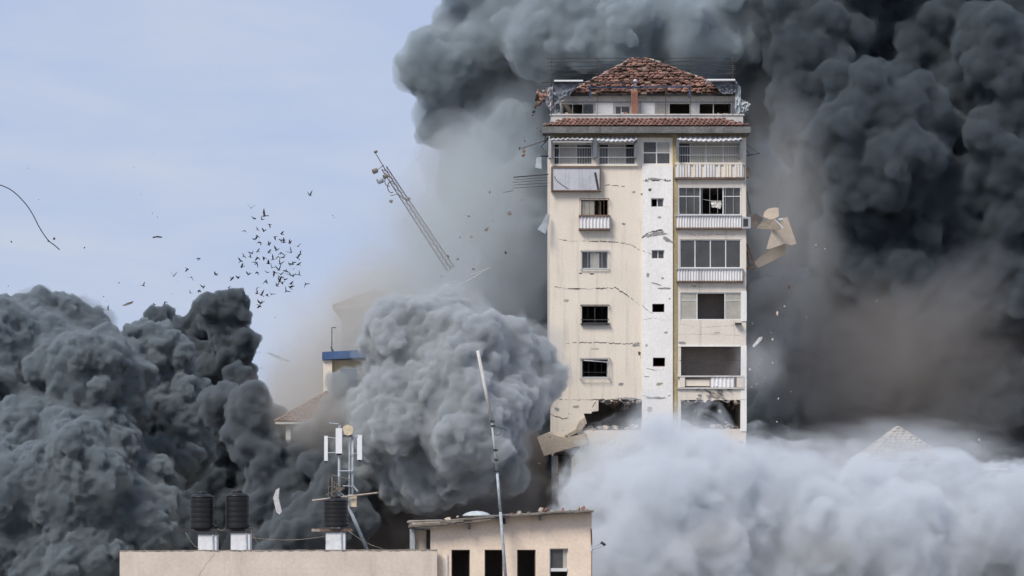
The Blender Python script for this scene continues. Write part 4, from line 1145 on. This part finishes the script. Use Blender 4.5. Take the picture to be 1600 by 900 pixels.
def bird(zx, zy, label, group, sc_=1.0):
    o = bpy.data.objects.new('bird', R.choice(BM)); COL.objects.link(o)
    d = R.uniform(205, 240)
    o.location = P(zx * .3125, 250 + zy * .3125, d)
    o.rotation_euler = (R.uniform(-.7, .9), R.uniform(-.9, .9), R.uniform(-1.2, 2.6)); o.scale = (sc_,) * 3
    return tag(o, label, 'bird', group)
for k, (x, y) in enumerate(BZ):
    if k == 0: bird(x, y, 'largest dark bird at the top of the flock', 'flock of birds', 1.35)
    else: bird(x, y, 'small dark bird in the dense flock against pale sky', 'flock of birds', R.uniform(.85, 1.1))
for k, (x, y) in enumerate(sorted(BL)): bird(x, y, 'stray dark bird left of the dense flock, %s from the left' % ORD[k], 'stray birds', R.uniform(.75, .95))
bird(1255, 240, 'dark bird with spread wings just above the flock', 'flock of birds', 1.1).rotation_euler = (.2, .1, .2)
bird(1550, 177, 'lone dark bird to the upper right of the flock', 'stray birds', .95).rotation_euler = (.3, -.3, .8)

# ------------------------------------------------------------------ smoke: closed billowed meshes filled with an even volume
def ico(sub):
    bm = bmesh.new()
    bmesh.ops.create_icosphere(bm, subdivisions=sub, radius=1)
    v = np.array([x.co[:] for x in bm.verts])
    f = np.array([[x.index for x in q.verts] for q in bm.faces])
    bm.free()
    return v, f


ICO = {k: ico(k) for k in (1, 2, 3)}


def billow_group():
    g = bpy.data.node_groups.new('billow', 'GeometryNodeTree')
    g.interface.new_socket('Geometry', in_out='INPUT', socket_type='NodeSocketGeometry')
    g.interface.new_socket('Geometry', in_out='OUTPUT', socket_type='NodeSocketGeometry')
    for n in ('Scale', 'Amount', 'Warp', 'Base'):
        g.interface.new_socket(n, in_out='INPUT', socket_type='NodeSocketFloat')
    N, K = g.nodes.new, g.links.new
    gi, go = N('NodeGroupInput'), N('NodeGroupOutput')
    pos = N('GeometryNodeInputPosition')
    nz = N('ShaderNodeTexNoise')
    nz.inputs['Detail'].default_value = 2
    K(pos.outputs[0], nz.inputs['Vector'])
    K(gi.outputs['Scale'], nz.inputs['Scale'])
    ma = N('ShaderNodeVectorMath'); ma.operation = 'MULTIPLY_ADD'
    K(nz.outputs['Color'], ma.inputs[0]); K(gi.outputs['Warp'], ma.inputs[1]); K(pos.outputs[0], ma.inputs[2])
    vo = N('ShaderNodeTexVoronoi')
    K(ma.outputs[0], vo.inputs['Vector']); K(gi.outputs['Scale'], vo.inputs['Scale'])
    sq = N('ShaderNodeMath'); sq.operation = 'MULTIPLY'
    K(vo.outputs['Distance'], sq.inputs[0]); K(vo.outputs['Distance'], sq.inputs[1])
    su = N('ShaderNodeMath'); su.operation = 'SUBTRACT'
    K(gi.outputs['Base'], su.inputs[0]); K(sq.outputs[0], su.inputs[1])
    am = N('ShaderNodeMath'); am.operation = 'MULTIPLY'
    K(su.outputs[0], am.inputs[0]); K(gi.outputs['Amount'], am.inputs[1])
    no = N('GeometryNodeInputNormal')
    sv = N('ShaderNodeVectorMath'); sv.operation = 'SCALE'
    K(no.outputs[0], sv.inputs[0]); K(am.outputs[0], sv.inputs['Scale'])
    sp = N('GeometryNodeSetPosition')
    K(gi.outputs[0], sp.inputs[0]); K(sv.outputs[0], sp.inputs['Offset'])
    K(sp.outputs[0], go.inputs[0])
    return g


GN = billow_group()
GN_IDS = [i.identifier for i in GN.interface.items_tree if i.in_out == 'INPUT'][1:]


def plume(name, lumps, d, voxel, mat, seed=0, kids=(9, 6), kr=((.35, .55), (.3, .5)),
          disp=((.35, 1.6), (.9, .55), (2.0, .22)), grow=0.0, smooth=2, parent=None, flat=1.0):
    """lumps: (photo x, photo y, radius in photo pixels, metres behind distance d)"""
    R = random.Random(seed)
    S = []
    for (x, y, r, dd) in lumps:
        c = P(x, y, d + dd)
        rr = r * (d + dd) / F
        S.append((c, rr + grow, 3))
        lev = [(c, rr)]
        for li in range(2):
            nx = []
            for (cc, r0) in lev:
                for _ in range(kids[li]):
                    u = Vector((R.gauss(0, 1), R.gauss(0, 1) - .5, R.gauss(0, 1) + .15)).normalized()
                    r1 = r0 * R.uniform(*kr[li])
                    p = cc + u * (r0 * R.uniform(.75, 1.0))
                    nx.append((p, r1))
                    S.append((p, r1 + grow, 2 if li == 0 else 1))
            lev = nx
    V, Fa, o = [], [], 0
    for c, r, s in S:
        v, f = ICO[s]
        V.append(v * r + np.array(c)); Fa.append(f + o); o += len(v)
    V = np.concatenate(V); Fa = np.concatenate(Fa)
    me = bpy.data.meshes.new('tmp')
    me.from_pydata(V.tolist(), [], Fa.tolist())
    ob = bpy.data.objects.new('tmp', me)
    COL.objects.link(ob)
    m = ob.modifiers.new('r', 'REMESH'); m.mode = 'VOXEL'; m.voxel_size = voxel * 1.5
    m = ob.modifiers.new('s', 'SMOOTH'); m.iterations = smooth
    for k, (s_, a_) in enumerate(disp):
        m = ob.modifiers.new('g', 'NODES'); m.node_group = GN
        for i, v in zip(GN_IDS, (s_, a_, .35 / s_, .35)):
            m[i] = v
        m = ob.modifiers.new('r', 'REMESH'); m.mode = 'VOXEL'; m.voxel_size = voxel if k else voxel * 1.25
        m.use_smooth_shade = True
    dg = bpy.context.evaluated_depsgraph_get()
    me2 = bpy.data.meshes.new_from_object(ob.evaluated_get(dg))
    bpy.data.objects.remove(ob)
    me2.materials.clear(); me2.materials.append(mat)
    o2 = bpy.data.objects.new(name, me2)
    COL.objects.link(o2)
    if parent: o2.parent = parent
    print('PLUME', name, len(S), len(me2.polygons))
    return o2


def even_smoke(name, col, dens, aniso=0.0):
    m = bpy.data.materials.new(name); m.use_nodes = True
    n = m.node_tree; n.nodes.clear()
    out = n.nodes.new('ShaderNodeOutputMaterial'); pv = n.nodes.new('ShaderNodeVolumePrincipled')
    pv.inputs['Color'].default_value = (*col, 1)
    pv.inputs['Density'].default_value = dens
    pv.inputs['Anisotropy'].default_value = aniso
    n.links.new(pv.outputs[0], out.inputs['Volume'])
    return m


def dust_mat(name, col, dens, nscale=2.0, lo=.35, hi=.75, power=1.0, seed=0.0, detail=4.0, step=.5):
    """dust that thins out from the middle of its cloud to nothing at its rim, broken up by noise"""
    m = bpy.data.materials.new(name); m.use_nodes = True
    n = m.node_tree; n.nodes.clear(); N, K = n.nodes.new, n.links.new
    out = N('ShaderNodeOutputMaterial'); pv = N('ShaderNodeVolumePrincipled')
    pv.inputs['Color'].default_value = (*col, 1)
    tcn = N('ShaderNodeTexCoord')
    ln = N('ShaderNodeVectorMath'); ln.operation = 'LENGTH'; K(tcn.outputs['Object'], ln.inputs[0])
    nz = N('ShaderNodeTexNoise'); nz.noise_dimensions = '4D'; nz.inputs['W'].default_value = seed
    nz.inputs['Scale'].default_value = nscale; nz.inputs['Detail'].default_value = detail
    K(tcn.outputs['Object'], nz.inputs['Vector'])
    a = N('ShaderNodeMath'); a.operation = 'MULTIPLY_ADD'; K(nz.outputs['Fac'], a.inputs[0]); a.inputs[1].default_value = -0.9
    K(ln.outputs['Value'], a.inputs[2])                       # length - .9*noise
    mr = N('ShaderNodeMapRange'); mr.interpolation_type = 'SMOOTHSTEP'
    mr.inputs['From Min'].default_value = hi - .45; mr.inputs['From Max'].default_value = lo - .45
    mr.inputs['To Min'].default_value = 0.0; mr.inputs['To Max'].default_value = dens
    K(a.outputs[0], mr.inputs['Value'])
    K(mr.outputs[0], pv.inputs['Density'])
    K(pv.outputs[0], out.inputs['Volume'])
    m.cycles.volume_step_rate = step
    return m


def wisp_mat(name, col, dens, scale, lo, hi, step=.12, base=0.0):
    """uneven smoke: fractal noise in metres"""
    m = bpy.data.materials.new(name); m.use_nodes = True
    n = m.node_tree; n.nodes.clear(); N, K = n.nodes.new, n.links.new
    out = N('ShaderNodeOutputMaterial'); pv = N('ShaderNodeVolumePrincipled')
    pv.inputs['Color'].default_value = (*col, 1)
    tcn = N('ShaderNodeTexCoord')
    nz = N('ShaderNodeTexNoise'); nz.inputs['Scale'].default_value = scale; nz.inputs['Detail'].default_value = 5
    nz.inputs['Roughness'].default_value = .6; nz.inputs['Distortion'].default_value = .6
    K(tcn.outputs['Object'], nz.inputs['Vector'])
    mr = N('ShaderNodeMapRange'); mr.interpolation_type = 'SMOOTHSTEP'
    mr.inputs['From Min'].default_value = lo; mr.inputs['From Max'].default_value = hi
    mr.inputs['To Min'].default_value = base; mr.inputs['To Max'].default_value = dens
    K(nz.outputs['Fac'], mr.inputs['Value']); K(mr.outputs[0], pv.inputs['Density']); K(pv.outputs[0], out.inputs['Volume'])
    m.cycles.volume_step_rate = step
    return m


def dust(name, x, y, rx, ry, d, depth, mat, tilt=0.0, parent=None):
    v, f = ICO[3]
    me = bpy.data.meshes.new(name)
    me.from_pydata(v.tolist(), [], f.tolist())
    me.materials.append(mat)
    o = bpy.data.objects.new(name, me); COL.objects.link(o)
    o.location = P(x, y, d)
    o.scale = (rx * d / F, depth, ry * d / F)
    o.rotation_euler = (0, rad(tilt), 0)
    if parent: o.parent = parent
    return o


# ------------------------------------------------------------------ the plumes
def SM(o, label, cat='smoke'):
    return tag(o, label, cat, kind='stuff')


A_LEFT = even_smoke('grey_smoke', (.41, .465, .505), 6.0)
A_BLACK = even_smoke('black_smoke', (.25, .29, .32), 4.0)
A_BLUE = even_smoke('blue_grey_smoke', (.29, .325, .355), 3.5)
A_MID = even_smoke('ash_smoke', (.68, .715, .74), 3.4)
A_BACK = even_smoke('slate_smoke', (.56, .63, .675), 1.7)
A_DRIFT = even_smoke('drifting_smoke', (.62, .66, .68), .16)
A_DARK = even_smoke('charcoal_smoke', (.21, .25, .285), 1.5)
A_UMBER = even_smoke('umber_smoke', (.36, .34, .33), .8)
W_ = (.845, .882, .92)
A_WHITE = even_smoke('white_smoke', W_, .4)

FINE = ((.7, 1.2), (1.9, 1.0), (4.6, .5))
left = [(35, 560, 72, 0), (100, 515, 48, 4), (60, 510, 40, 3), (135, 590, 66, -2), (190, 610, 36, -2), (60, 670, 95, 0), (10, 780, 105, -4), (110, 770, 90, -6), (150, 690, 60, -3),
        (200, 780, 60, -3), (180, 850, 90, -4), (80, 880, 120, -4), (240, 800, 36, -4)]
ROOTS = {}
ROOTS['left'] = SM(plume('smoke_plume', left, 172, .12, A_LEFT, 3, disp=FINE, kids=(11, 8)), 'grey cauliflower smoke cloud at the far left below the sky')
l2 = [(255, 560, 44, 3), (220, 535, 26, 3), (280, 640, 40, 3), (265, 715, 44, 3), (300, 690, 26, 3), (225, 650, 50, 4)]
SM(plume('smoke_plume', l2, 174, .12, A_LEFT, 4, disp=FINE, kids=(11, 8)), 'narrow grey smoke column between the left cloud and the black plume')
bl = [(348, 495, 32, 0), (362, 545, 30, 0), (305, 510, 28, 4), (255, 505, 22, 6), (330, 590, 50, 3), (375, 600, 22, -3), (340, 690, 56, 4), (330, 800, 70, 4), (390, 740, 50, 4), (380, 850, 80, 4), (300, 880, 60, 6)]
ROOTS['black'] = SM(plume('smoke_plume', bl, 190, .14, A_BLACK, 5, disp=FINE, kids=(10, 7)), 'black smoke column standing behind the left cloud')
b2 = [(395, 640, 32, 0), (385, 690, 32, 0), (420, 720, 30, 0), (430, 780, 40, 0), (470, 840, 50, -2), (420, 840, 40, 0), (530, 800, 55, -2), (500, 730, 32, -1), (470, 700, 20, 0), (545, 715, 40, 0), (490, 700, 30, 0), (525, 680, 26, 0), (350, 640, 30, 3), (445, 690, 24, 8), (430, 660, 14, 6)]
SM(plume('smoke_plume', b2, 148, .14, A_BLUE, 6, disp=FINE, kids=(11, 8)), 'blue grey smoke drifting behind the water tanks')
so = [(545, 605, 26, 0), (530, 660, 30, 0), (560, 720, 36, -1), (505, 760, 34, 0), (540, 780, 40, 0), (590, 760, 40, 0), (480, 690, 18, 1)]
SM(plume('smoke_plume', so, 148, .13, even_smoke('soot_smoke', (.52, .56, .59), 1.6), 26, disp=FINE, kids=(11, 8)), 'soot grey smoke spilling left of the rolling ball over the tiled house')
um = [(620, 800, 70, 0), (700, 800, 70, 0), (780, 800, 66, 0), (840, 790, 36, 5), (560, 850, 60, 0), (820, 730, 34, 6)]
SM(plume('smoke_plume', um, 149, .2, A_UMBER, 16), 'dark brown smoke hanging low behind the rooftop room')

gap = [(850, 640, 30, 0), (835, 700, 36, 0), (855, 760, 40, 0), (800, 690, 40, 0)]
SM(plume('smoke_plume', gap, 164, .2, A_BLACK, 36, disp=FINE), 'black smoke showing between the rolling ball and the broken tower corner')
mid = [(640, 530, 58, 0), (690, 520, 52, 2), (735, 565, 62, -2), (810, 560, 46, 0), (835, 590, 36, 0), (630, 590, 46, 0), (660, 640, 60, -2), (740, 660, 60, -4), (805, 620, 42, -2),
       (600, 670, 46, 0), (700, 725, 56, -1), (765, 720, 42, 0), (575, 640, 26, 2), (640, 745, 46, 2), (560, 730, 36, 3), (850, 550, 20, 0)]
ROOTS['mid'] = SM(plume('smoke_plume', mid, 144, .115, A_MID, 7, disp=((.7, 1.0), (2.0, 1.0), (4.8, .48)), kids=(11, 8)), 'ash grey billowing smoke ball rolling against the left side of the tower')

back = [(695, 105, 50, 0), (655, 105, 24, 0), (740, 60, 46, 3), (800, 40, 60, 0), (850, 70, 50, -4), (900, 30, 60, -4), (960, 50, 55, -6), (1020, 30, 60, -4), (1080, 60, 55, -6), (1150, 40, 60, -4), (1200, 90, 50, -2), (690, 180, 34, 4),
        (760, 150, 66, 4), (840, 140, 66, 3), (930, 110, 60, 0), (1010, 120, 60, 0), (1100, 130, 60, 0), (1170, 150, 60, 2), (790, 220, 60, 2), (850, 270, 60, 2), (735, 215, 40, 2), (760, 290, 50, 2), (810, 350, 56, 2), (850, 420, 46, 4), (800, 440, 46, 4), (1000, 200, 180, 22), (1100, 300, 150, 22), (720, -60, 50, 0), (860, -90, 100, 4), (1060, -90, 120, 6),
        (850, 400, 70, 14), (820, 480, 80, 14), (1190, 300, 60, 14), (1200, 420, 80, 14)]
ROOTS['back'] = SM(plume('smoke_plume', back, 186, .16, A_BACK, 8, kids=(11, 8), disp=((.5, 1.6), (1.3, 1.0), (3.0, .5))), 'tall slate grey smoke plume rising behind the tower roof')
dr = [(720, 260, 50, 0), (760, 330, 70, 0), (720, 400, 60, 0), (800, 420, 60, 2), (660, 460, 50, 0), (740, 480, 60, 0), (680, 340, 44, 0), (590, 540, 40, 0)]
drr = SM(plume('smoke_plume', dr, 176, .3, A_DRIFT, 18, disp=((.3, 1.8), (.8, .6))), 'loose grey smoke drifting between the dust haze and the tower')
plume('smoke_veil', dr, 176, .4, even_smoke('drifting_smoke_veil', (.66, .69, .70), .05), 19, disp=((.3, 1.8),), grow=1.2, parent=drr)
dark = [(1265, 60, 80, 0), (1300, 190, 90, 0), (1420, 60, 120, 4), (1400, 240, 105, -3), (1550, 120, 115, 0), (1560, 300, 115, -2), (1290, 330, 66, 2), (1400, 400, 110, 0),
        (1550, 470, 130, 2), (1340, 520, 110, 4), (1480, 620, 150, 4), (1250, 640, 110, 6), (1210, 520, 70, 8), (1650, 250, 140, 2), (1650, 650, 150, 4), (1350, -100, 130, 2), (1550, -90, 140, 2), (1640, 60, 100, 0)]
SM(plume('smoke_plume', dark, 180, .18, A_DARK, 9, disp=((.45, 1.8), (1.2, 1.0), (2.8, .5)), kids=(11, 8)), 'huge charcoal smoke wall filling the right side of the sky')

white = [(1000, 790, 80, 0), (922, 790, 36, -2), (1060, 735, 60, 0), (1130, 800, 90, -2), (1050, 860, 110, -4), (1230, 790, 66, 0), (1260, 880, 100, -2), (1340, 800, 56, 2),
         (1420, 795, 56, 0), (1500, 805, 60, 0), (1400, 880, 100, -3), (1570, 830, 80, -2), (1640, 830, 80, 0), (940, 880, 56, -3), (975, 710, 28, 1), (1010, 690, 26, 1), (1045, 682, 28, 1), (1085, 700, 30, 1), (1190, 750, 34, 0)]
wd = ((.4, 2.0), (1.1, 1.0), (2.6, .45))
wroot = plume('smoke_plume', white, 136, .22, A_WHITE, 10, disp=wd)
SM(wroot, 'soft white smoke bank spreading in front of the tower foot')
plume('smoke_veil', white, 136, .3, wisp_mat('white_wisps', W_, 1.5, .5, .45, .7), 11, disp=((.35, 2.2), (.9, .9), (2.0, .4)), grow=.35, parent=wroot)
plume('smoke_veil', white, 136, .35, wisp_mat('white_wisps_edge', W_, .7, .8, .47, .75), 12, disp=((.4, 2.6), (1.0, 1.0), (2.2, .4)), grow=1.0, parent=wroot)

# soft fringes round the hard billows
for nm, lm_, d_, col_, seed_, g_, de_, vx_ in (('mid', mid, 144, (.65, .685, .71), 7, .10, .28, .15), ('back', back, 186, (.56, .63, .675), 8, .25, .6, .3), ('left', left, 172, (.41, .465, .505), 3, .08, .4, .17)):
    plume('smoke_veil', lm_, d_, vx_, even_smoke('fringe_' + nm, col_, de_), seed_, disp=((.8, 1.6), (2.2, 1.3), (5.0, .8)), grow=g_, kids=(11, 8), parent=ROOTS[nm])

# thin dust
def DU(x, y, rx, ry, d, dep, tilt, col, dens, lab, seed, ns=1.8, lo=.1, hi=.95):
    SM(dust('dust_cloud', x, y, rx, ry, d, dep, dust_mat('dust_%d' % seed, col, dens, ns, lo, hi, seed=seed), tilt=tilt), lab, 'dust')


DU(770, 260, 120, 230, 168, 2.0, 24, (.70, .76, .79), .4, 'pale smoke streaming down from the roof along the tower left side', 35, 4.5, .15, .85)
DU(690, 370, 120, 210, 170, 3.0, 22, (.66, .70, .71), .34, 'grey smoke thickening the haze behind the toppling mast', 37, 3.0, .15, .9)
DU(680, 420, 190, 310, 154, 6, 18, (.71, .77, .80), .10, 'pale dust haze between the sky and the tower', 1)
DU(545, 575, 150, 210, 172, 6, 28, (.76, .74, .70), .4, 'beige dust around the tiled house roof', 3)
DU(1235, 380, 110, 320, 166, 2.5, -4, (.70, .70, .69), .34, 'grey brown dust streaming down beside the right edge of the tower', 5, 3.5)
DU(1400, 590, 330, 230, 166, 2.2, 0, (.46, .43, .405), .55, 'dark brown dust above the white smoke bank', 7, 5.0, .2, .8)
DU(1330, 560, 200, 170, 160, 1.6, -30, (.44, .42, .41), .45, 'torn brown smoke shreds right of the loggia', 31, 5.0, .15, .75)
DU(1480, 480, 220, 120, 162, 1.6, -35, (.40, .40, .41), .45, 'slanting dark shreds across the charcoal smoke wall', 33, 5.0, .15, .75)
DU(590, 490, 130, 120, 170, 5, 20, (.76, .74, .70), .38, 'beige dust swallowing the far tiled roof', 23, 2.2, .1, .95)
DU(500, 650, 120, 85, 146, 2.8, 20, (.72, .69, .64), .42, 'thin dust in front of the tiled house roof', 17, 2.6, .05, .95)
DU(455, 650, 100, 120, 176, 5, 10, (.70, .68, .65), .3, 'grey beige dust closing the gap left of the tiled house', 19, 2.0, .1, .95)
DU(1035, 690, 130, 85, 143, 2.6, 0, W_, .7, 'white wisps licking up the tower between the two broken storeys', 9, 3.4, .0, .85)
DU(950, 730, 80, 90, 141, 2.6, 20, W_, .7, 'white wisps curling at the left end of the smoke bank', 21, 3.6, .0, .85)
DU(1250, 730, 190, 80, 141, 3, 0, W_, .55, 'thin white wisps right of the tower foot', 11, 4.0, .0, .9)
DU(1430, 720, 220, 85, 144, 3, 4, W_, .6, 'thin white wisps over the veiled pyramid roof', 13, 4.0, .0, .95)
DU(1110, 845, 80, 45, 128, 2, 0, (.60, .57, .53), .3, 'dingy fold low in the white smoke bank', 25, 2.4, .0, .9)
DU(1290, 865, 90, 40, 128, 2, 0, (.58, .56, .53), .3, 'second dingy fold farther right in the white smoke bank', 27, 2.4, .0, .9)
DU(1185, 570, 60, 70, 148, 2, 0, (.8, .82, .86), .3, 'faint pale puff beside the open loggia', 15, 2.6, .05, .9)

print('TRIS', sum(len(o.data.polygons) * 2 for o in sc.objects if o.type == 'MESH'))
